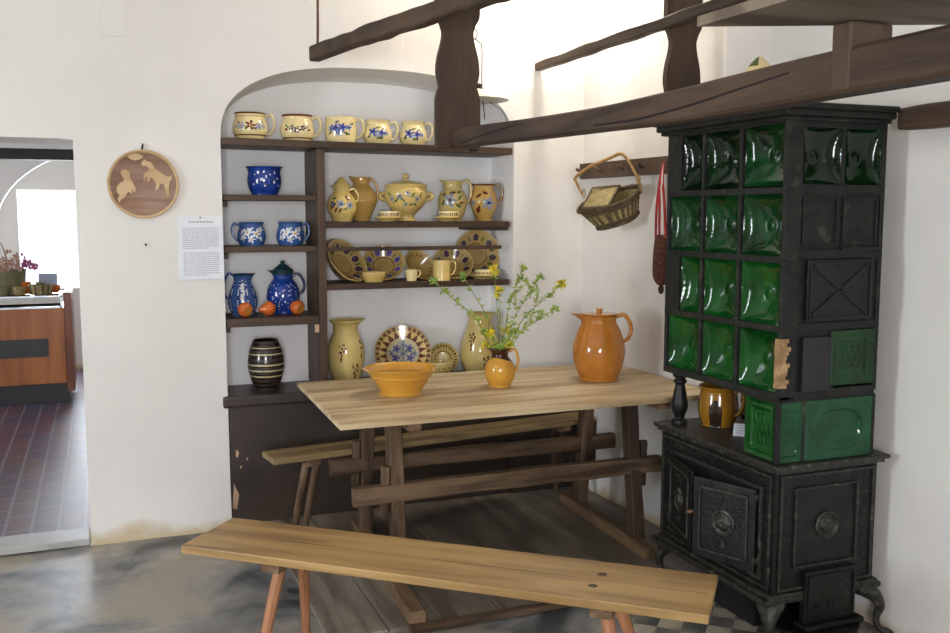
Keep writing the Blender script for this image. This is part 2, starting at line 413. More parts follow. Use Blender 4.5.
# ================================================================== SETTING
WY = 4.85      # front face of the back wall
RX = 2.57       # right wall at the corner
ZC = 3.15
def arch_z(x):
    u = abs(x - 1.355) / .785
    return 1.955 + .385 * max(0, 1 - u ** 2.6) ** (1 / 2.6)
def build_back_wall():
    V = []; Fc = []
    def q(a, b, c, d):
        k = len(V); V.extend([a, b, c, d]); Fc.append((k, k + 1, k + 2, k + 3))
    NL, NR, NB = .570, 2.140, 5.18
    DL, DR, DT = -1.25, -.098, 1.945
    xs = [NL + (NR - NL) * (.5 - .5 * math.cos(PI * i / 40)) for i in range(41)]
    def front(x0, x1, za, zb, zt=ZC): q((x0, WY, za), (x1, WY, zb), (x1, WY, zt), (x0, WY, zt))
    front(-3.6, DL, 0, 0)
    # door head with softly rounded corners
    m = 16; dx = [DL + (DR - DL) * i / m for i in range(m + 1)]
    def dz(x): return DT - .006 * (max(0, abs(x - (DL + DR) / 2) / ((DR - DL) / 2) - .9) / .1) ** 2
    for i in range(m):
        front(dx[i], dx[i + 1], dz(dx[i]), dz(dx[i + 1]))
        q((dx[i], WY, dz(dx[i])), (dx[i + 1], WY, dz(dx[i + 1])), (dx[i + 1], WY + .4, dz(dx[i + 1])), (dx[i], WY + .4, dz(dx[i])))
    q((DL, WY, 0), (DL, WY + .4, 0), (DL, WY + .4, DT), (DL, WY, DT)); q((DR, WY, 0), (DR, WY, DT), (DR, WY + .4, DT), (DR, WY + .4, 0))
    # pier with a slightly battered foot
    for z0, z1, o0, o1 in ((0, .08, .03, .022), (.08, .25, .022, .006), (.25, .6, .006, 0), (.6, ZC, 0, 0)):
        q((DR, WY - o0, z0), (NL, WY - o0, z0), (NL, WY - o1, z1), (DR, WY - o1, z1))
        if o0: q((DR, WY, z0), (DR, WY - o0, z0), (DR, WY - o1, z1), (DR, WY, z1)); q((NL, WY - o0, z0), (NL, WY, z0), (NL, WY, z1), (NL, WY - o1, z1))
    for i in range(40):
        x0, x1 = xs[i], xs[i + 1]; z0, z1 = arch_z(x0), arch_z(x1)
        front(x0, x1, z0, z1)
        q((x0, WY, z0), (x1, WY, z1), (x1, NB, z1 - .03), (x0, NB, z0 - .03))
    q((NL, WY, 0), (NL, NB, 0), (NL, NB, 1.955), (NL, WY, 1.955)); q((NR, WY, 0), (NR, WY, 1.955), (NR, NB, 1.955), (NR, NB, 0))
    front(NR, RX + .04, 0, 0)
    q((NL, NB, 0), (NR, NB, 0), (NR, NB, 2.4), (NL, NB, 2.4))
    # back side toward the other room
    YB = 5.25
    q((-3.6, YB, 0), (DL, YB, 0), (DL, YB, ZC), (-3.6, YB, ZC)); q((DR, YB, 0), (RX, YB, 0), (RX, YB, ZC), (DR, YB, ZC)); q((DL, YB, DT), (DR, YB, DT), (DR, YB, ZC), (DL, YB, ZC))
    mi = [1 if all(WY - .001 <= V[i][1] <= 5.2 and NL - .001 <= V[i][0] <= NR + .001 for i in f) and max(V[i][1] for i in f) > 5.1 else 0 for f in Fc]
    return struct(mesh('wall_back', V, Fc, ['plaster', 'niche_plaster'], None, False, mi))
build_back_wall()
# small raised plaster patch high on the pier wall
o = box('plaster_patch', (.045, WY - .006, 2.42), (.155, WY + .002, 2.62), 'plaster', None, .003); o.name = 'trim_1'; struct(o)

def quadgrid(name, quads, mat, kind=True):
    V = []; Fc = []
    for Q in quads:
        k = len(V); V += Q; Fc.append(tuple(range(k, k + len(Q))))
    o = mesh(name, V, Fc, mat); struct(o) if kind else None; return o
# right wall, bending gently outward toward the room (old masonry), with a window near the front
WRY0, WRY1, WRZ0, WRZ1 = -.9, .5, 1.0, 2.3
pts = [(RX, 4.87), (2.60, 4.2), (2.615, 3.6), (2.66, 3.35), (2.74, 3.1), (2.75, 2.4), (2.75, WRY1)]
qs = []
for a, b in zip(pts[:-1], pts[1:]): qs.append([(a[0], a[1], 0), (b[0], b[1], 0), (b[0], b[1], ZC), (a[0], a[1], ZC)])
X0 = 2.75
qs += [[(X0, WRY1, 0), (X0, WRY0, 0), (X0, WRY0, WRZ0), (X0, WRY1, WRZ0)], [(X0, WRY1, WRZ1), (X0, WRY0, WRZ1), (X0, WRY0, ZC), (X0, WRY1, ZC)], [(X0, WRY0, 0), (X0, -2.2, 0), (X0, -2.2, ZC), (X0, WRY0, ZC)]]
e = .35
qs += [[(X0, WRY1, WRZ0), (X0, WRY0, WRZ0), (X0 + e, WRY0, WRZ0), (X0 + e, WRY1, WRZ0)], [(X0, WRY1, WRZ1), (X0 + e, WRY1, WRZ1), (X0 + e, WRY0, WRZ1), (X0, WRY0, WRZ1)],
       [(X0, WRY1, WRZ0), (X0 + e, WRY1, WRZ0), (X0 + e, WRY1, WRZ1), (X0, WRY1, WRZ1)], [(X0, WRY0, WRZ0), (X0, WRY0, WRZ1), (X0 + e, WRY0, WRZ1), (X0 + e, WRY0, WRZ0)]]
quadgrid('wall_right', qs, 'plaster')
# left wall with a window
LX = -3.6; LY0, LY1, LZ0, LZ1 = 1.5, 2.5, 1.0, 2.2
qs = [[(LX, -2.2, 0), (LX, LY0, 0), (LX, LY0, ZC), (LX, -2.2, ZC)], [(LX, LY1, 0), (LX, WY, 0), (LX, WY, ZC), (LX, LY1, ZC)],
      [(LX, LY0, 0), (LX, LY1, 0), (LX, LY1, LZ0), (LX, LY0, LZ0)], [(LX, LY0, LZ1), (LX, LY1, LZ1), (LX, LY1, ZC), (LX, LY0, ZC)],
      [(LX, LY0, LZ0), (LX, LY1, LZ0), (LX - e, LY1, LZ0), (LX - e, LY0, LZ0)], [(LX, LY0, LZ1), (LX - e, LY0, LZ1), (LX - e, LY1, LZ1), (LX, LY1, LZ1)],
      [(LX, LY0, LZ0), (LX - e, LY0, LZ0), (LX - e, LY0, LZ1), (LX, LY0, LZ1)], [(LX, LY1, LZ0), (LX, LY1, LZ1), (LX - e, LY1, LZ1), (LX - e, LY1, LZ0)]]
quadgrid('wall_left', qs, 'plaster')
# front wall (behind the viewer) with a window
FY = -2.2; FX0, FX1, FZ0, FZ1 = -1.2, .0, .9, 2.2
quadgrid('wall_front', [[(LX, FY, 0), (FX0, FY, 0), (FX0, FY, ZC), (LX, FY, ZC)], [(FX1, FY, 0), (X0, FY, 0), (X0, FY, ZC), (FX1, FY, ZC)],
    [(FX0, FY, 0), (FX1, FY, 0), (FX1, FY, FZ0), (FX0, FY, FZ0)], [(FX0, FY, FZ1), (FX1, FY, FZ1), (FX1, FY, ZC), (FX0, FY, ZC)]], 'plaster')
quadgrid('ceiling', [[(LX, FY, ZC), (X0, FY, ZC), (X0, WY + .4, ZC), (LX, WY + .4, ZC)]], 'plaster')
def window_frame(name, centre, w, h, axis, nx=2, nz=3):
    bm = bmesh.new(); t = .03
    def b(u0, u1, z0, z1):
        if axis == 'x': bmbox(bm, (-t, u0, z0), (t, u1, z1))
        else: bmbox(bm, (u0, -t, z0), (u1, t, z1))
    b(-w / 2, -w / 2 + .06, -h / 2, h / 2); b(w / 2 - .06, w / 2, -h / 2, h / 2); b(-w / 2, w / 2, -h / 2, -h / 2 + .06); b(-w / 2, w / 2, h / 2 - .06, h / 2)
    for i in range(1, nx): u = -w / 2 + w * i / nx; b(u - .035, u + .035, -h / 2, h / 2)
    for i in range(1, nz): z = -h / 2 + h * i / nz; b(-w / 2, w / 2, z - .015, z + .015)
    return struct(frombm(name, bm, 'white_frame', loc=centre))
window_frame('window_1', (LX - .25, (LY0 + LY1) / 2, (LZ0 + LZ1) / 2), LY1 - LY0, LZ1 - LZ0, 'x')
window_frame('window_2', (X0 + .25, (WRY0 + WRY1) / 2, (WRZ0 + WRZ1) / 2), WRY1 - WRY0, WRZ1 - WRZ0, 'x')
window_frame('window_3', ((FX0 + FX1) / 2, FY - .1, (FZ0 + FZ1) / 2), FX1 - FX0, FZ1 - FZ0, 'y')

# floor: worn concrete, uneven
def floor_grid(name, x0, x1, y0, y1, n, m, mat, amp, z=0, holes=None):
    V = []; Fc = []
    for i in range(n + 1):
        for j in range(m + 1):
            x = x0 + (x1 - x0) * i / n; y = y0 + (y1 - y0) * j / m
            V.append((x, y, z + amp * (noise.noise(Vector((x * 2.2, y * 2.2, 3))) - .4)))
    for i in range(n):
        for j in range(m): Fc.append((i * (m + 1) + j, (i + 1) * (m + 1) + j, (i + 1) * (m + 1) + j + 1, i * (m + 1) + j + 1))
    return struct(mesh(name, V, Fc, mat, None, True))
floor_grid('floor', LX, X0, FY, WY + .45, 70, 90, 'stone', .008, 0.0)
# cement tiles in front of the stove, flush with the floor
o = floor_grid('floor_tiles', 1.84, 2.74, 2.0, 3.34, 2, 2, 'check', 0, .006); o.name = 'floor_2'
# floor of boards under the table
def board_floor():
    bm = bmesh.new(); r = random.Random(3); x = .74
    for w in (.235, .21, .26, .2, .24, .22, .25, .245):
        x1 = min(x + w, 2.6)
        bmbox(bm, (x + .002, 3.37 + r.uniform(0, .012), -.02), (x1 - .003, WY + .3, .012 + r.uniform(-.002, .002)), .002); x = x1
    return struct(frombm('floor_3', bm, 'floorboard'))
board_floor()
o = timber('trim_2', (1.05, 3.345, .012), (2.0, 3.345, .012), .022, .012, 'old_wood_x', None, seed=5, jit=.0015); struct(o)
# doorway threshold
o = box('trim_3', (-1.24, WY - .02, 0), (-.1, 5.02, .035), 'threshold', None, .006); struct(o)

# ------------------------------------------------------------------ the room beyond the doorway
quadgrid('floor_4', [[(-3.4, 5.02, .02), (1.2, 5.02, .02), (1.2, 10.6, .02), (-3.4, 10.6, .02)]], 'brick')
WY2 = 10.4; wx0, wx1, wz0, wz1 = -.74, .25, .85, 1.83
quadgrid('wall_far', [[(-3.4, WY2, 0), (wx0, WY2, 0), (wx0, WY2, 2.9), (-3.4, WY2, 2.9)], [(wx1, WY2, 0), (1.2, WY2, 0), (1.2, WY2, 2.9), (wx1, WY2, 2.9)],
    [(wx0, WY2, 0), (wx1, WY2, 0), (wx1, WY2, wz0), (wx0, WY2, wz0)], [(wx0, WY2, wz1), (wx1, WY2, wz1), (wx1, WY2, 2.9), (wx0, WY2, 2.9)],
    [(wx0, WY2, wz0), (wx0, WY2 + .3, wz0), (wx0, WY2 + .3, wz1), (wx0, WY2, wz1)], [(wx1, WY2, wz0), (wx1, WY2, wz1), (wx1, WY2 + .3, wz1), (wx1, WY2 + .3, wz0)],
    [(wx0, WY2, wz1), (wx0, WY2 + .3, wz1), (wx1, WY2 + .3, wz1), (wx1, WY2, wz1)]], 'plaster')
quadgrid('wall_side', [[(1.2, 5.25, 0), (1.2, 10.4, 0), (1.2, 10.4, 2.9), (1.2, 5.25, 2.9)]], 'plaster')
quadgrid('wall_side_far', [[(-3.4, 5.25, 0), (-3.4, 10.4, 0), (-3.4, 10.4, 2.9), (-3.4, 5.25, 2.9)]], 'plaster')
quadgrid('ceiling_2', [[(-3.4, 5.25, 2.9), (1.2, 5.25, 2.9), (1.2, 10.4, 2.9), (-3.4, 10.4, 2.9)]], 'plaster')
# cross vault arch in front of the far wall
def vault():
    V = []; Fc = []; n = 30; y = 9.6
    pr = []
    for i in range(n + 1):
        a = PI * i / n; pr.append((.15 - 1.02 * math.cos(a) * 1.0, 1.45 + .75 * math.sin(a)))
    for x, z in pr: V += [(x, y, z), (x, y, 2.9), (x, y + .12, z)]
    for i in range(n):
        a = 3 * i; b = 3 * (i + 1); Fc += [(a, b, b + 1, a + 1), (a, a + 2, b + 2, b)]
    k = len(V); V += [(-3.4, y, 0), (-.87, y, 0), (-.87, y, 2.9), (-3.4, y, 2.9), (-.87, y + .12, 0), (-.87, y + .12, 1.45), (-.87, y, 1.45)]
    Fc += [(k, k + 1, k + 2, k + 3), (k + 1, k + 4, k + 5, k + 6)]
    return struct(mesh('trim_4', V, Fc, 'plaster'))
vault()
o = box('window_frame', (-.28, WY2 + .2, wz0), (-.22, WY2 + .24, wz1), 'white_frame', None, .003); o.name = 'window_4'; struct(o)
mesh('window_pane', [(wx0, WY2 + .28, wz0), (wx1, WY2 + .28, wz0), (wx1, WY2 + .28, wz1), (wx0, WY2 + .28, wz1)], [(0, 1, 2, 3)], emis('daylit_pane', '#f4f8ff', 4.0)).name = 'window_5'
struct(bpy.data.objects['window_5'])
# sheer curtain
V = []; Fc = []; n = 80
for i in range(n + 1):
    x = wx0 + (wx1 - wx0) * i / n; yy = WY2 + .06 + .018 * math.sin(i * .9)
    V += [(x, yy, wz0 - .02), (x, yy, wz1 - .03 - .015 * abs(math.sin(i * .35)))]
for i in range(n): Fc.append((2 * i, 2 * i + 2, 2 * i + 3, 2 * i + 1))
tag(mesh('sheer_curtain', V, Fc, 'curtain', None, True), 'sheer white curtain over the bright window beyond the doorway', 'curtain')
o = box('ceiling_beam', (-3.3, 6.4, 1.925), (1.15, 6.55, 1.99), 'black_beam', None, .004)
tag(o, 'black painted wooden beam crossing above the shop counter room', 'beam')
# counter
t = thing('display_counter', 'orange-brown wooden counter with black stripe and glass top in next room', 'counter', (-.7, 8.55, .02))
box('counter_body', (-1.0, 0, .17), (.40, .6, .80), 'counter', t, .004)
box('counter_end', (.40, .0, .1), (.46, .62, .93), 'counter_side', t, .003)
box('dark_panel', (-1.0, -.006, .40), (.27, .0, .55), 'blackpanel', t, .001)
box('plinth', (-.98, .05, 0), (.42, .58, .17), 'blackpanel', t, .002)
box('glass_case', (-1.0, .01, .80), (.38, .58, .90), 'glass', t, .002)
bm = bmesh.new()
bmbox(bm, (-1.0, 0, .80), (.39, .02, .815)); bmbox(bm, (-1.0, 0, .893), (.39, .02, .905)); bmbox(bm, (.375, 0, .8), (.39, .02, .905))
frombm('case_trim', bm, 'steel', t)
def on_counter(name, x, y, label, cat): return thing(name, label, cat, (x, y, .926))
rr = random.Random(11)
t = on_counter('dried_flower_pot', -.70, 8.85, 'olive pot full of dried pink flowers on the glass counter', 'flower pot')
lathe('pot', scaled([(0, 0), (.8, 0), (.85, .1), (1, .95), (1.03, 1)], .115, .2), ['pot'], t, seg=32)
parts = []
V = []; Fc = []; mi = []
for k in range(260):
    a = rr.uniform(0, 2 * PI); R = .2 * math.sqrt(rr.random()); c = Vector((R * math.cos(a), R * math.sin(a), .2 + rr.uniform(0, .17) * (1.15 - R / .22)))
    s = rr.uniform(.008, .018); b0 = len(V)
    for d in ((1, 0, 0), (-.5, .86, 0), (-.5, -.86, 0), (0, 0, 1), (0, 0, -1)): V.append(c + Vector(d) * s)
    for f in ((0, 1, 3), (1, 2, 3), (2, 0, 3), (1, 0, 4), (2, 1, 4), (0, 2, 4)): Fc.append(tuple(b0 + q for q in f)); mi.append(1 if c.x > .08 else 0)
mesh('dried_flowers', V, Fc, ['dry', 'dry2'], t, False, mi)
P = [(-.02, 0, .2, .004), (-.06, 0, .4, .004), (-.16, 0, .55, .003)]
tube('twig', P, 'wire', t)
o = box('framed_card', (-.075, -.006, 0), (.075, .006, .16), 'blue_card', None, .003); o.location = (-.43, 8.95, .926); o.rotation_euler = (-.15, 0, -.05)
tag(o, 'pale blue card standing upright at the counter back', 'card')
t = on_counter('wicker_tray', -.475, 8.68, 'small round wicker basket on the counter, holding green things', 'basket')
lathe('basket_body', scaled([(0, 0), (.8, 0), (.9, .4), (1, 1)], .10, .08), ['wicker_light', 'wicker'], t, pat=lambda th, z, r, i: int((th * 9) % 2 < .5), seg=40)
V, Fc = merge([sweep_data([(rr.uniform(-.05, .05), rr.uniform(-.05, .05), .07, .015), (rr.uniform(-.03, .03), rr.uniform(-.03, .03), .1, .012)], 2, 6) for k in range(8)])
mesh('contents', V, Fc, 'pot', t, True)
for (x, y, r, h, mt, lb) in ((-.635, 8.64, .05, .07, 'wicker_light', 'small brown bowl on counter beside the wicker basket'), (-.755, 8.64, .055, .09, 'pot', 'small olive jar at front of counter near flower pot'),
                             (-.60, 8.82, .05, .1, 'red_pot', 'orange dish behind the brown bowl on the counter'), (-.87, 8.66, .06, .04, 'blackpanel', 'flat black dish at left end of the counter'),
                             (-.385, 8.90, .055, .06, 'red_pot', 'small reddish bowl at right end of the counter')):
    o = lathe('small_bowl', scaled([(0, 0), (.7, 0), (.95, .5), (1, 1)], r, h), [mt], seg=24, loc=(x, y, .926)); tag(o, lb, 'bowl')
o = box('wall_print', (-.13, -.01, -.1), (.13, .0, .1), 'green_card', None, .002, loc=(-.99, 9.58, 1.76)); tag(o, 'green print hanging on far wall beside the bright window', 'print')

# ================================================================== NICHE SHELVING
t = thing('niche_shelving', 'dark brown wooden shelving built into the arched wall niche', 'shelf', (0, 0, 0))
D = .30; yb = 5.165
def shelf(x0, x1, zt, th, y0=4.856, n=12, sag=.0, dz=0.0):
    bm = bmesh.new(); vs = bmbox(bm, (x0, y0, zt - th), (x1, yb, zt), .004)
    for v in bm.verts: v.co.z += dz * (v.co.x - x0) / (x1 - x0)
    return frombm('shelf_board', bm, 'shelf_wood', t)
shelf(.574, 2.125, 1.970, .036, y0=4.835, dz=-.014)
shelf(.576, 1.042, 1.692, .028)
shelf(.576, 1.042, 1.434, .03)
shelf(.576, 1.042, 1.072, .042, y0=4.85)
shelf(1.085, 2.118, 1.556, .032)
shelf(1.085, 2.118, 1.234, .032)
box('shelf_cleat', (1.93, 4.88, 1.506), (2.12, 5.16, 1.524), 'shelf_wood', t, .003)
for z in (1.401, 1.661, 1.029):
    box('shelf_cleat', (.573, 4.90, z - .03), (.60, 5.16, z), 'shelf_wood', t, .003)
box('divider_board', (1.043, 4.842, .69), (1.084, 5.16, 1.927), 'shelf_wood_v', t, .004)
box('plate_rail', (1.084, 4.862, 1.404), (2.075, 4.882, 1.424), 'shelf_wood', t, .003)
box('bare_wood_block', (1.02, 4.846, .985), (1.042, 4.87, 1.028), 'bare', t, .003)['label'] = 'pale bare wood block'
t = thing('niche_cupboard', 'dark brown painted cupboard front closing the bottom of the niche', 'cupboard', (0, 0, 0))
bm = bmesh.new(); bmbox(bm, (.545, 4.825, .622), (2.138, 5.17, .682), .014); frombm('ledge', bm, 'cupboard', t)
box('front_panel', (.574, 4.852, .013), (2.14, 4.885, .623), 'cupboard', t, .003)
box('side_panel', (2.12, 4.832, .013), (2.562, 4.849, .66), 'cupboard', t, .002)
for x0, z0, w, h in ((.60, .37, .018, .035), (.578, .10, .035, .13), (.62, .31, .01, .01), (.655, .35, .008, .008), (.79, .33, .01, .008)):
    mesh('paint_chip', [(x0, 4.851, z0), (x0 + w * .6, 4.851, z0 - .01), (x0 + w, 4.851, z0 + h * .5), (x0 + w * .3, 4.851, z0 + h), (x0, 4.8525, z0), (x0 + w * .6, 4.8525, z0 - .01), (x0 + w, 4.8525, z0 + h * .5), (x0 + w * .3, 4.8525, z0 + h)], [(0, 1, 2, 3), (0, 4, 5, 1), (1, 5, 6, 2), (2, 6, 7, 3), (3, 7, 4, 0)], 'bare', t)

# ================================================================== POTTERY
TOPZ, S2, S3, S4, LZ, SA, SB = 1.9575, 1.6935, 1.4355, 1.0735, .6835, 1.5575, 1.2355
BELLY_MUG = [(0, 0), (.70, 0), (.78, .03), (.97, .28), (1.0, .48), (.93, .70), (.84, .84), (.86, .94), (.92, 1)]
GRP_TOP = 'cream flowered mugs on the top shelf'
def mug(x, y, z, R, H, label, pat, mats, prof=BELLY_MUG, hand=.04, group=None, side=1, rad=.006, spt=0, cat='mug', z1=.22, z0=.86, hr=(.9, .93)):
    if z == TOPZ: z = 1.9712 - .014 * (x - .574) / 1.551; H *= .93; pat0 = pat; pat = (lambda th, zz, r, i: pat0(th, zz / .93, r, i))
    t = thing('mug', label, cat, (x, y, z), facing(x, y), group)
    lathe('body', scaled(prof, R, H), mats, t, pat, seg=80, n=6, deform=spout(H, spt, .7, .5) if spt else None)
    ring_handle(t, R * hr[0], H * z0, R * hr[1], H * z1, hand, mats[0], rad, side=side)
    return t
bands = lambda H, i: [(H * .95, H * 1.1, i), (H * .13, H * .17, i), (H * .85, H * .88, i)]
H = .145; R = .086
mug(.735, 4.99, TOPZ, .087, H, 'cream mug with red-brown flower band, far left on the top shelf',
    sprig([(0, .075, .022, 1, 2), (-.045, .072, .018, 3, 2), (.045, .072, .018, 3, 2), (.075, .07, .013, 3, 2), (-.075, .07, .013, 3, 2)], [(-.022, .058, .012, .004, .6, 4), (.022, .058, .012, .004, -.6, 4), (.06, .09, .01, .004, .5, 4), (-.06, .09, .01, .004, -.5, 4)], bands(H, 5)),
    ['cream', 'maroon', 'ochre', 'sky', 'leafgreen', 'brown_paint'], group=GRP_TOP)
mug(.975, 4.99, TOPZ, .087, H, 'cream mug with small dark blue flowers and red rim, second on top shelf',
    sprig([(0, .06, .017, 1, 2), (-.028, .072, .014, 1, 2), (.03, .07, .014, 1, 2)], [(-.055, .08, .014, .004, -.6, 3), (.055, .08, .014, .004, .6, 3), (.065, .06, .008, .005, 0, 4), (-.06, .062, .008, .005, 0, 4)], [(H * .94, H * 1.1, 4), (H * .12, H * .16, 4)]),
    ['cream', 'navy', 'ochre', 'leafgreen', 'maroon'], group=GRP_TOP)
JUGISH = [(0, 0), (.82, 0), (.88, .03), (.95, .25), (.98, .5), (.94, .75), (.92, .9), (.95, 1)]
mug(1.205, 4.99, TOPZ, .086, H, 'cream straight-sided mug with dense violet flower cluster, middle of top shelf',
    sprig([(-.03, .082, .022, 1, 2), (.01, .085, .02, 1, 2), (.045, .085, .018, 3, 2), (-.008, .058, .02, 3, 2), (-.055, .08, .015, 3, 2)], [(-.06, .055, .014, .005, .7, 4), (.035, .05, .016, .005, -.3, 4), (.065, .105, .012, .004, .6, 4), (-.02, .115, .012, .004, .2, 4)]),
    ['cream', 'violet', 'navy', 'sky', 'leafgreen'], prof=JUGISH, group=GRP_TOP)
NECK_MUG = [(0, 0), (.74, 0), (.80, .03), (1.0, .30), (1.0, .50), (.86, .74), (.76, .84), (.80, .94), (.88, 1)]
for (x, R_, lb) in ((1.405, .077, 'cream pot-bellied mug with violet flowers, fourth along top shelf'), (1.605, .074, 'small cream jug-shaped mug with blue flowers, rightmost on top shelf')):
    mug(x, 4.99, TOPZ, R_, .138, lb, sprig([(-.024, .068, .02, 1, 2), (.02, .062, .019, 1, 2), (.05, .06, .014, 3, 2), (-.002, .05, .012, 3, 2)], [(-.045, .045, .014, .005, .8, 4), (.0, .092, .014, .004, .3, 4), (.04, .085, .012, .004, -.5, 4), (.01, .033, .016, .005, .1, 4)]),
        ['cream', 'violet', 'navy', 'sky', 'leafgreen'], prof=NECK_MUG, group=GRP_TOP, hand=.036)
# blue pot
H = .142
def blue_zig(th, z, r, inner):
    s = (th * 5.2) % (2 * PI)
    if inner: return 0
    if abs(z - (.045 + .03 * abs(math.sin(th * 2.6)))) < .004: return 2
    k = int(math.floor(th * 11)) * 31 + int(z / .012) * 17
    return 1 if (k % 11 == 0 and .04 < z < .12 and abs(th) < .9) else 0
o = lathe('flared_bowl_pot', scaled([(0, 0), (.68, 0), (.72, .05), (.90, .30), (.95, .55), (.90, .78), (.93, .9), (1.04, 1)], .092, H), ['blue', 'white_paint', 'navy'], pat=blue_zig, seg=80, loc=(.80, 4.99, S2))
tag(o, 'cobalt blue flared pot with white specks, on upper left shelf', 'pot')
# two blue mugs
BM = [(0, 0), (.78, 0), (.84, .04), (1, .3), (.98, .55), (.86, .8), (.84, .9), (.92, 1)]
for x, side, lb in ((.728, -1, 'mid-blue mug with white flowers and its handle on the left'), (.928, 1, 'mid-blue mug with white flowers and its handle on the right')):
    mug(x, 4.99, S3, .072, .118, lb, sprig([(-.02, .068, .019, 1, 2), (.025, .06, .02, 1, 2), (0, .033, .016, 1, 2), (.05, .08, .013, 1, 2), (-.045, .04, .013, 1, 2)], [(.0, .085, .012, .004, .5, 1), (-.05, .07, .012, .004, 1.2, 1), (.05, .035, .012, .004, -.8, 1)]),
        ['blue_mid', 'white_paint', 'ochre'], prof=BM, group='blue mugs on the left shelf', side=side, hand=.03)
# blue ribbed pitcher
H = .212
t = thing('pitcher', 'tall blue ribbed pitcher with white floral strip, lower left shelf', 'pitcher', (.683, 5.04, S4), facing(.683, 5.04))
def rib(th, z, r, inner):
    if inner: return 0
    s = r * th
    if .04 < z < .17 and abs(s - .004 * math.sin(z * 120)) < .006 + .006 * math.sin(z * 210) ** 2: return 1
    if abs((th * 3) % 2 - 1) < .1 and z < .18: return 1 if int(z * 200) % 2 else 2
    return 3 if z > H * .96 else 0
lathe('body', scaled([(0, 0), (.72, 0), (.78, .03), (.98, .22), (1, .38), (.82, .62), (.60, .82), (.62, .92), (.74, 1)], .075, H), ['blue_mid', 'white_paint', 'navy', 'teal_lid'], t, rib, seg=80, n=6, deform=spout(H, .012, .8, .45, PI / 2))
ring_handle(t, .045, H * .95, .07, H * .4, .034, 'blue', .006, side=-1)
# blue speckled lidded jug
H = .222
t = thing('lidded_jug', 'dark blue speckled jug with peaked teal lid, lower left shelf', 'jug', (.893, 5.04, S4), facing(.893, 5.04))
r2 = random.Random(5); dots = [(r2.uniform(-1.6, 1.6), r2.uniform(.02, .16)) for _ in range(150)]
def spk(th, z, r, inner):
    if z > H * .93 and not inner: return 2
    if inner: return 0
    for a, b in dots:
        if abs(r * (th - a)) < .0019 and abs(z - b) < .0017: return 1
    return 0
lathe('body', scaled([(0, 0), (.62, 0), (.62, .05), (.70, .13), (.97, .32), (1, .47), (.88, .66), (.60, .82), (.58, .9), (.66, 1)], .086, H), ['blue', 'white_paint', 'teal_lid'], t, spk, seg=110, n=8, deform=spout(H, .022, .84, .4))
ring_handle(t, .05, H * .88, .078, H * .46, .042, 'navy', .0075)
l = lathe('lid', [(.054, 0), (.056, .006), (.038, .020), (.02, .034), (.008, .038), (.0005, .0385)], ['teal_lid'], t, opening=False, seg=40, loc=(0, 0, H + .002))
lathe('knob', [(.008, .036), (.013, .046), (.009, .053), (.0005, .055)], ['teal_lid'], l, opening=False, seg=24)
# glazed terracotta bird-shaped whistles / fruits
def fruit(x, y, label, yaw, kind):
    t = thing('ceramic_fruit', label, 'ceramic fruit', (x, y, S4), yaw, 'orange ceramic fruits on the lower left shelf')
    if kind == 0:
        V = []; o = lathe('fruit_body', [(0, -.030), (.02, -.030), (.030, -.022), (.038, 0), (.034, .02), (.024, .031), (.021, .033), (.0005, .032)], ['red_pot', 'orange'], t, lambda th, z, r, i: 1 if z > .0315 else 0, seg=40, opening=False, loc=(0, 0, .0385), rot=(1.75, 0, 0))
    else:
        o = lathe('fruit_body', [(0, -.032), (.018, -.03), (.034, -.012), (.037, .006), (.028, .025), (.012, .045), (.004, .056), (.0005, .058)], ['red_pot'], t, seg=40, opening=False, loc=(0, 0, .0375), rot=(0, -1.65, 0))
    return t
fruit(.675, 4.915, 'round orange ceramic fruit in front of the blue ribbed pitcher', .35, 0)
fruit(.800, 4.935, 'pear-shaped orange ceramic fruit with its tip pointing left', .1, 1)
fruit(.945, 4.935, 'round orange ceramic fruit beside foot of the speckled jug', .45, 0)
# striped vase
H = .258
def stripe(th, z, r, inner):
    if inner: return 2
    for c, w in ((.035, .003), (.075, .006), (.105, .0022), (.135, .006), (.16, .002), (.19, .0055), (.222, .002)):
        if abs(z - c) < w * .62: return 1
    return 2 if int(z * 90) % 2 else 0
o = lathe('striped_vase', scaled([(0, 0), (.55, 0), (.62, .03), (.85, .2), (1, .48), (.93, .75), (.76, .93), (.68, 1)], .094, H), ['charcoal', 'stripe_cream', 'mugdark'], pat=stripe, seg=64, n=10, loc=(.787, 4.99, LZ))
tag(o, 'barrel-shaped black vase with thin cream stripes, bottom left of niche', 'vase')

# --- upper right shelf
def jug(name, label, x, y, z, R, H, prof, mats, pat, handle, spt=.015, cat='jug', hm=None, rad=.007, sz=.82, group=None, seg=96, n=7, side=1, sw=.45, flat=1.5):
    t = thing(name, label, cat, (x, y, z), facing(x, y), group)
    lathe('body', scaled(prof, R, H), mats, t, pat, seg=seg, n=n, deform=spout(H, spt, sz, sw, -PI / 2 * side) if spt else None)
    r0, z0, r1, z1, out = handle
    ring_handle(t, r0 * R, z0 * H, r1 * R, z1 * H, out, hm or mats[0], rad, side=side, flat=flat); return t
H = .185
PEAR = [(0, 0), (.62, 0), (.66, .03), (.92, .25), (1, .42), (.88, .65), (.58, .82), (.52, .9), (.6, 1)]
t = jug('lidded_jug', 'yellow flowered jug with pointed lid, beside the shelf divider', 1.200, 4.97, SA, .077, H, PEAR, ['yellow', 'sky', 'navy', 'brown_paint', 'leafgreen'],
    sprig([(-.005, .092, .02, 1, 2), (.045, .085, .018, 1, 2), (-.05, .09, .015, 2, 1)], [(-.03, .062, .013, .005, 1.1, 3), (-.008, .058, .013, .005, .9, 3), (.03, .12, .015, .005, -.8, 3), (-.04, .12, .014, .004, .4, 4), (.02, .065, .012, .004, .3, 4), (-.06, .07, .01, .005, 1.2, 3)]), (.56, .88, .86, .55, .028))
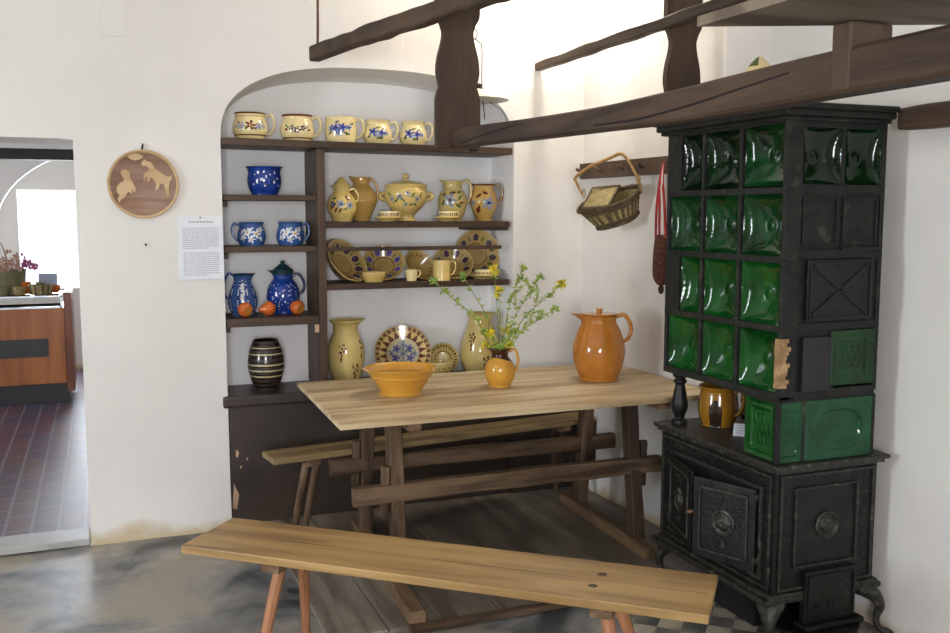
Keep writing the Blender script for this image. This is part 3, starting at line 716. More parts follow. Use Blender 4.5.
lathe('lid', [(.040, 0), (.043, .005), (.036, .014), (.018, .036), (.005, .046), (.0005, .048)], ['yellow'], t, opening=False, seg=32, loc=(0, 0, H + .001))
H = .235
jug('jug', 'plain ochre jug standing behind the pointed-lid jug', 1.333, 5.07, SA, .086, H, [(0, 0), (.5, 0), (.52, .04), (.68, .16), (.98, .42), (1, .52), (.85, .68), (.56, .82), (.5, .88), (.55, .92), (.56, 1)], ['ochre'], None, (.53, .92, .9, .56, .02), spt=.02)
# tureen
H = .185; x, y = 1.570, 5.02
t = thing('soup_tureen', 'large cream lidded tureen with blue sprigs, centre of shelf', 'tureen', (x, y, SA), facing(x, y))
lathe('body', scaled([(0, 0), (.42, 0), (.44, .05), (.38, .12), (.45, .22), (.80, .45), (.98, .72), (.98, .88), (.9, 1)], .120, H), ['yellow', 'sky', 'leafgreen', 'brown_paint'], t,
    sprig([(-.035, .135, .015, 1, 3), (.01, .15, .013, 1, 3), (-.08, .12, .014, 1, 3), (.065, .12, .015, 1, 3), (.0, .09, .012, 1, 3)], [(-.055, .11, .016, .004, .6, 2), (-.015, .115, .014, .004, -.9, 2), (.04, .14, .016, .004, .9, 2), (.09, .14, .016, .004, 1.1, 2), (-.1, .145, .014, .004, -.6, 2), (.03, .09, .014, .004, .3, 2), (.05, .09, .012, .004, -.5, 2)]), seg=110, n=8)
l = lathe('lid', [(.112, 0), (.116, .006), (.11, .014), (.08, .026), (.04, .034), (.012, .038), (.0005, .0385)], ['yellow'], t, opening=False, seg=64, loc=(0, 0, H))
lathe('knob', [(.012, .036), (.010, .046), (.020, .052), (.021, .064), (.012, .072), (.0005, .074)], ['yellow'], l, opening=False, seg=32)
for s in (-1, 1):
    P = [(s * .108, 0, .150, .008), (s * .137, 0, .146, .012), (s * .140, 0, .128, .012), (s * .112, 0, .112, .008)]
    tube('handle', P, 'yellow', t)
def cup_saucer(x, y, z, zl, cl, sl, R=.05, Hc=.045, sr=.072, where=''):
    s = lathe('saucer', [(0, 0), (sr * .55, 0), (sr * .6, .004), (sr * .95, .017), (sr, .022)], ['yellow', 'brown_paint'], pat=lambda th, zz, r, i: 1 if r > sr * .95 and i else 0, seg=48, loc=(x, y, z), wall=.004, dishy=True)
    tag(s, sl, 'saucer')
    t = thing('teacup', cl, 'cup', (x + .003, y, z + .0075), facing(x, y))
    lathe('body', scaled([(0, 0), (.55, 0), (.75, .15), (.97, .5), (1, 1)], R, Hc), ['cream', 'brown_paint', 'navy'], t, lambda th, zz, r, i: 0 if i else (1 + int(math.floor(th * 14)) % 2 if (abs(zz - Hc * .62) < .007 and int(math.floor(th * 14)) % 3 != 0 and abs((th * 14) % 1 - .5) < .4) else 0), seg=110)
    ring_handle(t, R * .95, Hc * .85, R * .8, Hc * .25, .016, 'cream', .0035)
cup_saucer(1.437, 4.915, SA, 0, 'small cream cup with dark dots in front of the tureen', 'cream saucer standing in front of the tureen')
cup_saucer(1.772, 4.915, SA, 0, 'small cream cup with dots in front of the frilled pitcher', 'cream saucer in front of the frilled pitcher')
H = .222
def frill(x, y, z):
    r = math.hypot(x, y); th = math.atan2(x, -y)
    if z > .185 and r > .01:
        k = 1 + .05 * math.sin(th * 18) * (z - .185) / .04; x *= k; y *= k
    f = spout(H, .016, .82, .4)
    return f(x, y, z)
x, y = 1.853, 5.05
t = thing('pitcher', 'yellow pitcher with frilled rim and large blue flower', 'pitcher', (x, y, SA), facing(x, y))
lathe('body', scaled([(0, 0), (.60, 0), (.64, .03), (.92, .28), (1, .48), (.90, .66), (.66, .8), (.62, .9), (.68, 1)], .082, H), ['olive', 'sky', 'maroon', 'leafgreen', 'brown_paint', 'cream'], t,
    sprig([(-.015, .115, .032, 1, 2)], [(-.055, .1, .015, .006, 1.2, 3), (.035, .085, .015, .006, -.5, 3), (.045, .13, .014, .006, .9, 3), (.0, .155, .016, .006, .2, 4), (.04, .16, .012, .005, .4, 3), (-.05, .145, .012, .005, .7, 4), (.055, .1, .012, .005, .4, 4)]), seg=110, n=8, deform=frill)
ring_handle(t, .052, H * .95, .062, H * .42, .046, 'olive', .0075)
H = .205
jug('pitcher', 'ochre pitcher with pale blue rosette and brown rim, right end of shelf', 2.030, 5.02, SA, .076, H, [(0, 0), (.58, 0), (.6, .04), (.72, .15), (.98, .42), (1, .6), (.84, .8), (.72, .92), (.8, 1)],
    ['ochre', 'sky', 'navy', 'maroon', 'leafgreen', 'brown_paint'], sprig([(.03, .10, .03, 1, 2), (-.065, .1, .016, 1, 2)], [(-.03, .14, .018, .006, .5, 3), (.01, .155, .016, .006, -.4, 3), (-.03, .07, .014, .007, .8, 3), (0, .105, .014, .005, .2, 4), (-.03, .055, .012, .006, .3, 3)], [(.197, .3, 5)]), (.8, .95, .95, .5, .036), spt=.012, hm='plate_brown', cat='pitcher')

# --- leaning plates and bowls on the lower right shelf
def dish(name, label, x, y, zb, R, depth, tilt, yaw, mats, pat, cat='plate', roll=0, group=None, foot=.35, flat=.5):
    """leaning dish; its rim rests at height zb, open side to the room"""
    prof = [(0, 0), (R * foot, 0), (R * foot * 1.05, depth * .1), (R * flat, depth * .2), (R * .86, depth * .78), (R, depth)]
    cz = zb + .001 - min(-r * math.sin(tilt) + q * math.cos(tilt) for r, q in prof)
    o = lathe(name, prof, mats, pat=pat, seg=120, n=12, loc=(x, y, cz), wall=.006, dishy=True)
    o.rotation_euler = (tilt, 0, yaw); tag(o, label, cat, group); return o
def plate_pat(R, rings, dots, nflow=9, fr=.7, fs=.13, inner_only=True):
    def f(th, z, r, inner):
        if not inner: return 0
        q = r / R
        for a, b, i in rings:
            if a <= q <= b: return i
        if dots:
            k = (th / (2 * PI) * nflow) % 1 - .5
            dx = k * 2 * PI / nflow * q; dy = q - fr
            d = math.hypot(dx, dy)
            if d < fs: return dots[0] if d > fs * .45 else dots[1]
            if abs(abs(k) - .5) < .1 and abs(dy) < fs * .7: return dots[2]
        return 0
    return f
GP = 'leaning plates and bowls on the lower right shelf'
dish('plate', 'ochre plate with blue flower ring, foremost leaning at shelf left end', 1.205, 5.02, SB, .135, .05, .98, .62, ['plate_ochre', 'plate_rim', 'navy', 'brown_paint', 'leafgreen'], plate_pat(.135, [(.93, 1.1, 1), (.40, .43, 3)], (2, 3, 4)), group=GP)
dish('plate', 'brown plate leaning behind the foremost plate by the divider', 1.18, 5.09, SB, .120, .04, 1.22, .75, ['plate_brown', 'plate_rim', 'navy', 'brown_paint', 'leafgreen'], plate_pat(.120, [(.92, .96, 3)], (3, 2, 4)), group=GP)
dish('wide_bowl', 'ochre bowl with violet flower wreath and dark centre ring', 1.458, 5.085, SB, .118, .05, .92, facing(1.443, 5.06), ['plate_ochre', 'plate_rim', 'violet', 'brown_paint', 'leafgreen'], plate_pat(.118, [(.94, 1.1, 1), (.46, .50, 3)], (2, 3, 4), 8), 'bowl', group=GP)
dish('wide_bowl', 'small ochre bowl tipped sideways, leaning in the middle of shelf', 1.630, 5.055, SB, .096, .06, .98, .35, ['plate_ochre', 'plate_rim', 'brown_paint'], plate_pat(.096, [(.93, 1.1, 1)], (2, 2, 0), 16, .78, .05), 'bowl', group=GP)
dish('wide_bowl', 'dark-flowered oval bowl leaning behind the yellow straight mug', 1.845, 5.035, SB, .113, .055, .92, -.2, ['plate_ochre', 'plate_rim', 'navy', 'maroon', 'leafgreen'], plate_pat(.113, [(.94, 1.1, 1)], (2, 3, 4), 8), 'bowl', group=GP)
dish('plate', 'large ochre plate with blue flowers and plain centre, right end', 2.015, 5.11, SB, .138, .045, 1.36, -.05, ['plate_ochre', 'plate_rim', 'navy', 'brown_paint', 'leafgreen'], plate_pat(.138, [(.44, .47, 3), (.95, 1.1, 1)], (2, 3, 4), 7, .7, .12), group=GP)
o = lathe('small_bowl', scaled([(0, 0), (.7, 0), (.8, .1), (.97, .6), (1, 1)], .064, .052), ['olive', 'ochre'], pat=lambda th, z, r, i: 1 if (not i and (int(math.floor(th * 12)) + int(z / .01)) % 2 == 0 and .01 < z < .045) else 0, seg=72, loc=(1.359, 4.925, SB))
tag(o, 'small yellow woven-pattern bowl in front of violet wreath bowl', 'bowl')
t = thing('small_cup', 'tiny cream cup on the shelf edge, middle of plates', 'cup', (1.566, 4.915, SB), facing(1.566, 4.9))
lathe('body', scaled([(0, 0), (.72, 0), (.8, .1), (.92, .6), (1.0, 1)], .034, .06), ['cream'], t, seg=40); ring_handle(t, .031, .052, .028, .02, .018, 'cream', .0035)
t = thing('mug', 'plain straight yellow mug in front of the leaning bowls', 'mug', (1.738, 4.912, SB), facing(1.738, 4.9))
lathe('body', scaled([(0, 0), (.92, 0), (.96, .04), (.95, .5), (.97, 1)], .05, .108), ['yellow'], t, seg=48); ring_handle(t, .048, .095, .048, .03, .028, 'yellow', .0045)
s = lathe('saucer', [(0, 0), (.05, 0), (.055, .004), (.085, .016), (.094, .022)], ['plate_rim'], seg=48, loc=(2.0, 4.945, SB), wall=.004, dishy=True); tag(s, 'pale saucer at right end of the lower plate shelf', 'saucer')
t = thing('teacup', 'small dotted cream cup on saucer before the largest shelf plate', 'cup', (2.0, 4.945, SB + .0075), facing(2, 4.95))
lathe('body', scaled([(0, 0), (.6, 0), (.8, .15), (.98, .5), (1, 1)], .052, .042), ['cream', 'maroon'], t, lambda th, z, r, i: 1 if (not i and abs(z - .026) < .006 and abs((th * 9) % 1 - .5) < .3) else 0, seg=100)
ring_handle(t, .05, .036, .043, .01, .015, 'cream', .0035)

# --- ledge behind the table
VASE = [(0, 0), (.66, 0), (.70, .02), (.88, .18), (1, .42), (.97, .58), (.74, .76), (.66, .84), (.70, .93), (.84, .98), (.86, 1)]
def cherries(pts):
    fl = []; lf = []
    for cs, cz in pts:
        for dx, dz in ((0, 0), (.018, .004), (.008, .018), (.024, .022), (-.006, .03), (.016, .036)): lf.append((cs + dx * 1.05, cz + dz * 1.1, .0064, .0054, 0, 1))
        for k in range(4): lf.append((cs + .006 - k * .002, cz - .014 - k * .011, .004, .0065, .3 * (-1) ** k, 1))
    return sprig([], lf)
H = .345
t = thing('tall_vase', 'tall yellow vase with brown berries, left of the patterned plate', 'vase', (1.215, 4.99, LZ), facing(1.215, 4.99))
lathe('body', scaled(VASE, .100, H), ['olive', 'maroon'], t, cherries([(-.028, .18), (.045, .07), (.095, .2)]), seg=120, n=8, deform=spout(H, .02, .9, .5, PI / 2))
t = thing('tall_vase', 'tall yellow vase with brown berries, behind the flowering branches', 'vase', (2.0, 5.0, LZ), facing(2.0, 5.0))
lathe('body', scaled([(0, 0), (.66, 0), (.72, .02), (.95, .18), (1, .36), (.92, .56), (.72, .74), (.62, .84), (.60, .94), (.70, 1)], .112, .352), ['olive', 'maroon'], t, cherries([(-.055, .2), (.03, .07)]), seg=120, n=8, deform=spout(.35, .012, .9, .5, PI / 2))
def big_pat(th, z, r, inner):
    q = r / .162
    if not inner: return 0
    if q > .95: return 1
    if .82 < q < .95: return 2 if int(math.floor(th / (2 * PI) * 60)) % 2 else 0
    if .56 < q <= .82:
        k = abs(((th / (2 * PI) * 18) % 1) - .5) * 2
        return 3 if k > (q - .56) / .26 else 4
    x = q * math.sin(th); y = -q * math.cos(th)
    for cx, cy, R_, i in ((0, 0, .13, 5), (.22, .2, .12, 6), (-.22, .18, .12, 6), (.25, -.15, .12, 6), (-.25, -.16, .12, 6), (0, .32, .11, 5), (0, -.33, .12, 5), (.4, 0, .1, 5), (-.4, 0, .1, 5)):
        k = flower(x, y, cx, cy, R_)
        if k: return i if k == 1 else 2
    if abs(x) < .025 or abs(y - .1 * math.sin(x * 9)) < .02: return 7
    return 8
dish('plate', 'large showpiece plate with star border and blue bouquet, on the ledge', 1.56, 5.065, LZ, .160, .035, 1.12, facing(1.56, 5.09), ['plate_ochre', 'plate_rim', 'brown_paint', 'maroon', 'yellow', 'sky', 'violet', 'leafgreen', 'stripe_cream'], big_pat)
dish('plate', 'small plate with dark dotted rim leaning by the tall vase', 1.815, 5.11, LZ, .09, .03, 1.3, facing(1.82, 5.1), ['olive', 'brown_paint', 'cream'], lambda th, z, r, i: 0 if not i else (1 if (.76 < r / .088 < .92 and int(math.floor(th / (2 * PI) * 56)) % 2) or (.50 < r / .088 < .54) else (2 if r / .088 < .3 else 0)))
t = thing('footed_cup', 'yellow dotted cup in front of the small dotted plate', 'cup', (1.757, 4.985, LZ), facing(1.757, 4.985))
lathe('body', scaled([(0, 0), (.5, 0), (.6, .06), (.9, .5), (1, 1)], .075, .088), ['olive', 'brown_paint'], t, lambda th, z, r, i: 1 if (not i and .02 < z < .075 and abs((th * 6 + int(z / .018) * .5) % 1 - .5) < .1 and (z / .018) % 1 < .4) else 0, seg=100)

# ================================================================== TABLE
TZ = .79
t = thing('trestle_table', 'long scrubbed pine trestle table with dark legs beside the niche', 'table', (1.7, 4.06, 0))
def tabletop():
    bm = bmesh.new(); yy = [-.53, -.19, .15, .46]
    for a, b in zip(yy[:-1], yy[1:]): bmbox(bm, (-.868, a + .0006, TZ - .022), (.885, b - .0006, TZ), .004)
    for v in bm.verts:
        # slightly skewed outline, as the corners of the old boards are
        k = (v.co.y + .53) / .99
        if v.co.x < 0: v.co.x += .025 * k
        else: v.co.x += 0.0 * k
        v.co.z += .002 * noise.noise(Vector((v.co.x * 2, v.co.y * 3, 0)))
    return frombm('tabletop', bm, 'table_top', t)
tabletop()
LEGX = (-.545, .635)
for sx, X_ in zip((-1, 1), LEGX):
    for yb_, yt_, h_ in ((-.24, -.15, -1), (.34, .26, 1)):
        timber('leg', (X_, yb_, .05), (X_, yt_, TZ - .063), .030, .034, 'old_wood_z', t, seed=int(X_ * 10 + yb_ * 50) + 40, jit=.0015, n=6, up=(0, 1, 0))
    timber('top_batten', (X_, -.46, TZ - .045), (X_, .40, TZ - .045), .030, .022, 'old_wood_y', t, seed=8 + sx, jit=.001)
    timber('foot', (X_ - (.07 if sx < 0 else .03), -.70 if sx < 0 else -.42, .042), (X_ - .0, .50, .042), .032, .028, 'old_wood_y', t, seed=12 + sx, jit=.002)
for yc, zc, x0, x1, hh in ((-.205, .398, -.74, .785, .038), (.295, .395, -.725, .81, .036)):
    timber('stretcher', (x0, yc, zc - .0), (x1, yc, zc), .026, hh, 'old_wood_x', t, bow=(0, 0, .006), seed=int(yc * 100) + 60, jit=.002, n=8)
    for X_ in LEGX:
        s = -1 if X_ < 0 else 1
        timber('wedge', (X_ + s * .055, yc + .02, zc - .10), (X_ + s * .050, yc + .0, zc + .12), .016, .017, 'old_wood_z', t, seed=int(X_ * 9) + 31, jit=.001, up=(0, 1, 0))

# --- long front bench
def bench(name, label, P, Q, w, z, th, top, legmat, legs, battens, legr=(.022, .016), knots=True, seed=1):
    P = Vector((P[0], P[1], 0)); Q = Vector((Q[0], Q[1], 0)); L = (Q - P).length; ang = math.atan2(Q.y - P.y, Q.x - P.x)
    t = thing(name, label, 'bench', ((P.x + Q.x) / 2, (P.y + Q.y) / 2, 0), ang)
    bm = bmesh.new(); vs = bmbox(bm, (-L / 2, -w / 2, z - th), (L / 2, w / 2, z), .004)
    for v in bm.verts: v.co.z += 0
    o = frombm('seat', bm, top, t)
    for bx in battens:
        box('batten', (bx - .035, -w * .47, z - th - .032), (bx + .035, w * .47, z - th - .0005), 'old_wood_y', t, .004)
    for lx, ly, ox, oy in legs:
        Pp = [(lx, ly, z - th - .02, legr[0]), (lx + ox * .5, ly + oy * .5, (z - th) / 2, (legr[0] + legr[1]) / 2), (lx + ox, ly + oy, .0, legr[1])]
        V, Fc = sweep_data(Pp, 4, sect=[(math.cos(2 * PI * i / 8 + .39), math.sin(2 * PI * i / 8 + .39)) for i in range(8)])
        mesh('leg', V, Fc, legmat, t, False)
    if knots:
        for kx, ky in knots:
            lathe('knot', [(.015, 0), (.013, .0012), (.0005, .0012)], ['mugdark' if 0 else 'old_wood_z'], t, opening=False, seg=16, loc=(kx, ky, z), smooth_prof=False)
    return t, L
# seat outline from about (.33,3.48) to (1.69,2.31)
tb, L = bench('long_bench', 'long honey-coloured wooden bench crossing the foreground on orange-brown legs', (.325, 3.475), (1.69, 2.315), .325, .452, .029, 'bench_top', 'leg_orange',
    [(-.55, -.075, -.05, -.10), (-.55, .075, -.05, .10), (.58, -.075, .09, -.11), (.58, .075, .09, .11)], (-.55, .58), knots=[(.545, .045), (.535, -.055)])
box('seat_crack', (-.6, -.003, .4517), (.88, -.0015, .4524), 'crack', tb, 0)
bench('long_bench', 'narrow weathered grey-brown bench behind the table against the cupboard', (.700, 4.455), (2.54, 4.72), .18, .462, .03, 'grey_bench', 'old_wood_z',
    [(-.76, -.05, -.10, -.05), (-.67, .03, -.06, .06), (.73, -.045, .07, -.06), (.73, .045, .07, .06)], (-.73, .73), legr=(.018, .016), knots=False)

# --- pottery on the table
H = .105
t = None
o = lathe('wide_bowl', [(0, 0), (.095, 0), (.098, .006), (.094, .012), (.115, .05), (.133, .078), (.140, .082), (.139, .088), (.158, .112), (.165, .118)], ['honey'], seg=96, n=5, wall=.006, loc=(1.24, 4.06, TZ + .001), deform=spout(.118, .018, .7, .2))
tag(o, 'wide honey-yellow glazed bowl on the table, left of the flower jug', 'bowl')
x, y = 1.725, 4.06; H = .178
t = thing('flower_jug', 'honey and dark brown jug holding yellow flowering branches on the table', 'jug', (x, y, TZ + .001), facing(x, y))
def drip(th, z, r, inner): return 1 if z > .128 + .012 * math.sin(th * 1.3 + 2.2) else 0
lathe('body', scaled([(0, 0), (.72, 0), (.74, .03), (.70, .05), (.93, .22), (1, .40), (.93, .58), (.66, .74), (.54, .82), (.56, .92), (.72, 1)], .072, H), ['honey', 'dark_brown_glaze'], t, drip, seg=96, n=6, deform=spout(H, .012, .85, .5))
hn = ring_handle(t, .046, .165, .060, .075, .030, 'honey', .0065)
x, y = 2.25, 4.06; H = .315
t = thing('lidded_jug', 'large orange-brown glazed jug with flat lid, right on the table', 'jug', (x, y, TZ + .001), facing(x, y))
lathe('body', scaled([(0, 0), (.70, 0), (.73, .03), (.90, .2), (1, .40), (.98, .55), (.82, .76), (.66, .89), (.65, .95), (.70, 1)], .128, H), ['orange'], t, seg=96, n=7, deform=spout(H, .05, .86, .32, lift=.12))
ring_handle(t, .08, .305, .108, .19, .055, 'orange', .010)
KNOB_PARENT = lathe('lid', [(.084, 0), (.088, .004), (.084, .009), (.04, .012), (.016, .014), (.0005, .0145)], ['orange'], t, opening=False, seg=48, loc=(0, 0, H + .002))
lathe('knob', [(.015, .012), (.014, .022), (.018, .028), (.012, .033), (.0005, .034)], ['orange'], KNOB_PARENT, opening=False, seg=32)

# flowering branches (own thing: stands in the jug)
t = thing('flowering_branches', 'spray of thin green branches with small leaves and yellow blossoms', 'branches', (1.725, 4.06, TZ + .1))
fr = random.Random(21)
def branch(tip, n_leaf, style, sub=(), y=0.0, base=(0, 0)):
    """tip in local x,z; style 0 leafy, 1 blossom at tip"""
    b = Vector((base[0], 0, .0)); tp = Vector((tip[0], y, tip[1])); mid = b.lerp(tp, .5) + Vector((-(tip[0]) * .12, 0, .03))
    P = [(*b, .0022), (*b.lerp(mid, .5), .002), (*mid, .0018), (*mid.lerp(tp, .55), .0014), (*tp, .0009)]
    br = mesh('branch', *sweep_data(P, 6, 6), 'stem', t, True)
    Q = cr([p[:3] for p in P], 14); V = []; Fc = []; mi = []
    def leaf(c, d, s, m):
        d = d.normalized(); sd = d.cross(Vector((fr.uniform(-1, 1), fr.uniform(-1, 1), fr.uniform(-1, 1)))).normalized(); k = len(V); up = d.cross(sd) * s * .15
        V.extend([c, c + d * s * .45 + sd * s * .2 + up, c + d * s, c + d * s * .45 - sd * s * .2 + up]); Fc.append((k, k + 1, k + 2, k + 3)); mi.append(m)
    def tuft(c, n, s, ms):
        for _ in range(n): leaf(c, Vector((fr.uniform(-1, 1), fr.uniform(-1, 1), fr.uniform(-.4, 1))), s * fr.uniform(.7, 1.2), fr.choice(ms))
    L_ = len(Q)
    for k in range(n_leaf):
        u = .32 + .68 * (k + fr.random()) / n_leaf; c = Vector(Q[min(L_ - 1, int(u * (L_ - 1)))])
        tuft(c, 5 if style != 1 else 3, .024, [0, 0, 1] if u > .45 or style == 0 else [0, 1, 2])
    tuft(tp, 14, .034 if style == 1 else .03, {0: [0, 0, 1], 1: [2, 2, 0], 2: [1, 1, 0]}[style])
    if style == 1: tuft(Vector(Q[int(L_ * .88)]), 9, .03, [2, 2, 0]); tuft(Vector(Q[int(L_ * .95)]), 10, .03, [2])
    for (u, dx, dz) in sub:
        c = Vector(Q[int(u * (L_ - 1))]); e_ = c + Vector((dx, fr.uniform(-.03, .03), dz))
        v2, f2 = sweep_data([(*c, .0012), (*(c.lerp(e_, .5) + Vector((0, 0, .006))), .001), (*e_, .0007)], 4, 5); k = len(V); V.extend(v2); Fc.extend([tuple(i + k for i in q) for q in f2]); mi.extend([3] * len(f2))
        for j in range(7): tuft(c.lerp(e_, .25 + .75 * j / 6), 4, .021, [0, 0, 1])
    mesh('leaves', V, Fc, ['leaf', 'leaf_dark', 'blossom', 'stem'], br, False, mi)
z0 = -(TZ + .1)
branch((-.32, 1.29 + z0), 9, 2, y=.02); branch((-.285, 1.25 + z0), 9, 0, y=-.02)
branch((-.165, 1.305 + z0), 8, 2, y=.04); branch((-.02, 1.345 + z0), 4, 1, y=.03); branch((-.01, 1.24 + z0), 3, 1, y=-.01)
branch((.13, 1.345 + z0), 13, 0, ((.6, .06, .07), (.75, .04, .05)), y=.04)
branch((.19, 1.30 + z0), 13, 0, ((.55, -.03, .09), (.7, .05, .05), (.8, -.04, .06)), y=-.03)
branch((.33, 1.265 + z0), 13, 1, ((.5, .07, .03), (.65, .02, .07), (.75, .06, .02)), y=.02)
branch((.26, 1.15 + z0), 12, 0, ((.5, .05, .06), (.7, .04, .04)), y=-.05)
for k in range(9):
    a = k * .7 + .3; branch((.08 * math.cos(a), .125 + .045 * math.sin(a * 2.3)), 5, 1 if k % 2 else 0, y=.04 * math.sin(a))

# ================================================================== TILE STOVE
SX, SY = 2.20, 2.67
t = thing('tile_stove', 'black cast-iron stove with green glazed tile tower, against right wall', 'stove', (SX, SY, 0))
# local coordinates: x 0..~.48 (toward wall), y 0..~.74 (deep)
box('firebox', (.012, .012, .225), (.475, .757, .697), 'iron', t, .004)
bm = bmesh.new(); bmbox(bm, (-.020, -.030, .696), (.497, .775, .712), .004); bmbox(bm, (-.008, -.015, .68), (.486, .766, .697), .004); frombm('top_plate', bm, 'iron_worn', t)
bm = bmesh.new(); bmbox(bm, (-.03, -.0, .19), (.51, .765, .212), .005); bmbox(bm, (-.012, .0, .208), (.49, .745, .228), .005); frombm('base_plate', bm, 'iron_worn', t)
# raised frames and ornament on the long (door) face, x=0 side
def frame_on_x(bm, y0, y1, z0, z1, w, d, x=.012):
    bmbox(bm, (x - d, y0, z0), (x, y0 + w, z1), .002); bmbox(bm, (x - d, y1 - w, z0), (x, y1, z1), .002)
    bmbox(bm, (x - d, y0 + w, z0), (x, y1 - w, z0 + w), .002); bmbox(bm, (x - d, y0 + w, z1 - w), (x, y1 - w, z1), .002)
def frame_on_y(bm, x0, x1, z0, z1, w, d, y=.012):
    bmbox(bm, (x0, y - d, z0), (x0 + w, y, z1), .002); bmbox(bm, (x1 - w, y - d, z0), (x1, y, z1), .002)
    bmbox(bm, (x0 + w, y - d, z0), (x1 - w, y, z0 + w), .002); bmbox(bm, (x0 + w, y - d, z1 - w), (x1 - w, y, z1), .002)
def scroll(bm, c, s, axis, r, k=9):
    """cast leaf ornament: a cluster of small raised lobes"""
    for i in range(k):
        a = r.uniform(0, 2 * PI); q = s * math.sqrt(r.random()); u = q * math.cos(a) * 1.0; v = q * math.sin(a) * .6
        m = Matrix.Translation((c[0], c[1] + u, c[2] + v) if axis == 'x' else (c[0] + u, c[1], c[2] + v))
        rr_ = bmesh.ops.create_icosphere(bm, subdivisions=1, radius=s * r.uniform(.12, .26))
        for vv in rr_['verts']: vv.co = m @ Vector((vv.co.x * (.35 if axis == 'x' else 1), vv.co.y * (1 if axis == 'x' else .35), vv.co.z))
orn = random.Random(4)
bm = bmesh.new(); frame_on_x(bm, .03, .74, .235, .665, .012, .008); frame_on_x(bm, .075, .675, .262, .612, .014, .012)
for i in range(19): scroll(bm, (.010, .06 + i * .034, .640), .016, 'x', orn, 6)
for i in range(11): scroll(bm, (.010, .055, .27 + i * .034), .012, 'x', orn, 5); scroll(bm, (.010, .695, .27 + i * .034), .01, 'x', orn, 4)
frombm('side_ornament', bm, 'iron_worn', t)
box('opening_shade', (.0115, .10, .285), (.0118, .655, .60), 'matt_black', t, 0)  # flat black sheet on the solid box: shade of the open firebox as colour
def stove_door(name, y_h, w, z0, z1, ang, sgn):
    """leaf hinged at y_h; extends sgn*w along y, opened by ang toward the room"""
    m = Matrix.Translation((.004, y_h, 0)) @ Matrix.Rotation(ang, 4, 'Z')
    ya, yb2 = (0, w) if sgn > 0 else (-w, 0)
    bm = bmesh.new(); bmbox(bm, (-.014, ya, z0), (0, yb2, z1), .003, m)
    d = frombm(name, bm, 'iron', t)
    bm = bmesh.new(); fr_ = bmesh.new()
    i = .028
    for a, b in (((-.021, ya + i, z0 + i), (-.013, ya + i + .009, z1 - i)), ((-.021, yb2 - i - .009, z0 + i), (-.013, yb2 - i, z1 - i)), ((-.021, ya + i, z0 + i), (-.013, yb2 - i, z0 + i + .009)), ((-.021, ya + i, z1 - i - .009), (-.013, yb2 - i, z1 - i))):
        bmbox(bm, a, b, .002, m)
    for k in range(7): 
        c = (-.015, (ya + yb2) / 2 + orn.uniform(-.03, .03), z0 + (z1 - z0) * .78 + orn.uniform(-.02, .02)); tmp = m @ Vector(c)
        scroll(bm, tmp, .016, 'x', orn, 5)
    for k in range(4):
        tmp = m @ Vector((-.015, (ya + yb2) / 2, z0 + (z1 - z0) * .24)); scroll(bm, tmp, .02, 'x', orn, 5)
    frombm('door_frame', bm, 'iron_worn', d); fr_.free()
    md = lathe('medallion', [(.048, 0), (.05, .004), (.043, .008), (.038, .003), (.03, .003), (.022, .010), (.01, .014), (.0005, .012)], ['iron_worn'], d, opening=False, seg=32)
    md.matrix_local = m @ Matrix.Translation((-.013, (ya + yb2) / 2, (z0 + z1) / 2)) @ Matrix.Rotation(-PI / 2, 4, 'Y')
    for zz in (z0 + .03, z1 - .04):
        hg = box('hinge', (-.012, y_h - .014, zz), (.006, y_h + .014, zz + .024), 'iron_worn', d, .004)
    return d
stove_door('fire_door', .10, .265, .287, .595, .40, 1)
stove_door('fire_door', .66, .29, .287, .595, -.28, -1)
bm = bmesh.new(); tube('door_latch', [(-.095, .355, .45, .006), (-.11, .37, .445, .007), (-.1, .395, .435, .004)], 'rusty', t); bm.free()
# end face (toward the room, y=0)
bm = bmesh.new(); frame_on_y(bm, .03, .46, .235, .665, .010, .008); frame_on_y(bm, .095, .385, .315, .615, .008, .010)
for i in range(12): scroll(bm, (.062, .010, .26 + i * .034), .013, 'y', orn, 6); scroll(bm, (.425, .010, .26 + i * .034), .013, 'y', orn, 6)
for i in range(9): scroll(bm, (.09 + i * .036, .010, .642), .014, 'y', orn, 5)
frombm('end_ornament', bm, 'iron_worn', t)
md = lathe('medallion', [(.050, 0), (.053, .005), (.046, .010), (.04, .003), (.03, .003), (.022, .012), (.01, .017), (.0005, .014)], ['iron_worn'], t, opening=False, seg=36)
md.location = (.245, .012, .462); md.rotation_euler = (PI / 2, 0, 0)
bm = bmesh.new(); bmbox(bm, (.14, -.012, .105), (.375, .02, .30), .005); bmbox(bm, (.125, -.04, .088), (.395, .03, .106), .004); frame_on_y(bm, .15, .365, .12, .285, .008, .008, -.010)
ad = frombm('ash_door', bm, 'iron', t)
bm = bmesh.new(); bmbox(bm, (.19, -.016, .15), (.215, -.0125, .178)); bmbox(bm, (.245, -.016, .15), (.275, -.0125, .178)); frombm('slot_shade', bm, 'matt_black', ad)  # black pads on the door: shade inside the slots put into colour
bm = bmesh.new()
for i in range(14): scroll(bm, (orn.uniform(.17, .34), -.013, orn.uniform(.19, .26)), .012, 'y', orn, 4)
frombm('ash_door_relief', bm, 'iron_worn', ad)
# hearth lip under the ash door
bm = bmesh.new(); r_ = bmesh.ops.create_circle(bm, cap_ends=True, radius=.17, segments=40)
ex = bmesh.ops.extrude_face_region(bm, geom=list(bm.faces)); bmesh.ops.translate(bm, verts=[v for v in ex['geom'] if isinstance(v, bmesh.types.BMVert)], vec=(0, 0, .014))
for v in bm.verts: v.co = Vector((v.co.x * 1.05 + .24, max(min(v.co.y * .9 + .06, .2), -.5), v.co.z + .07))
frombm('hearth_lip', bm, 'iron', t)
box('ash_box', (.10, .22, .004), (.42, .52, .19), 'matt_black', t, .01)
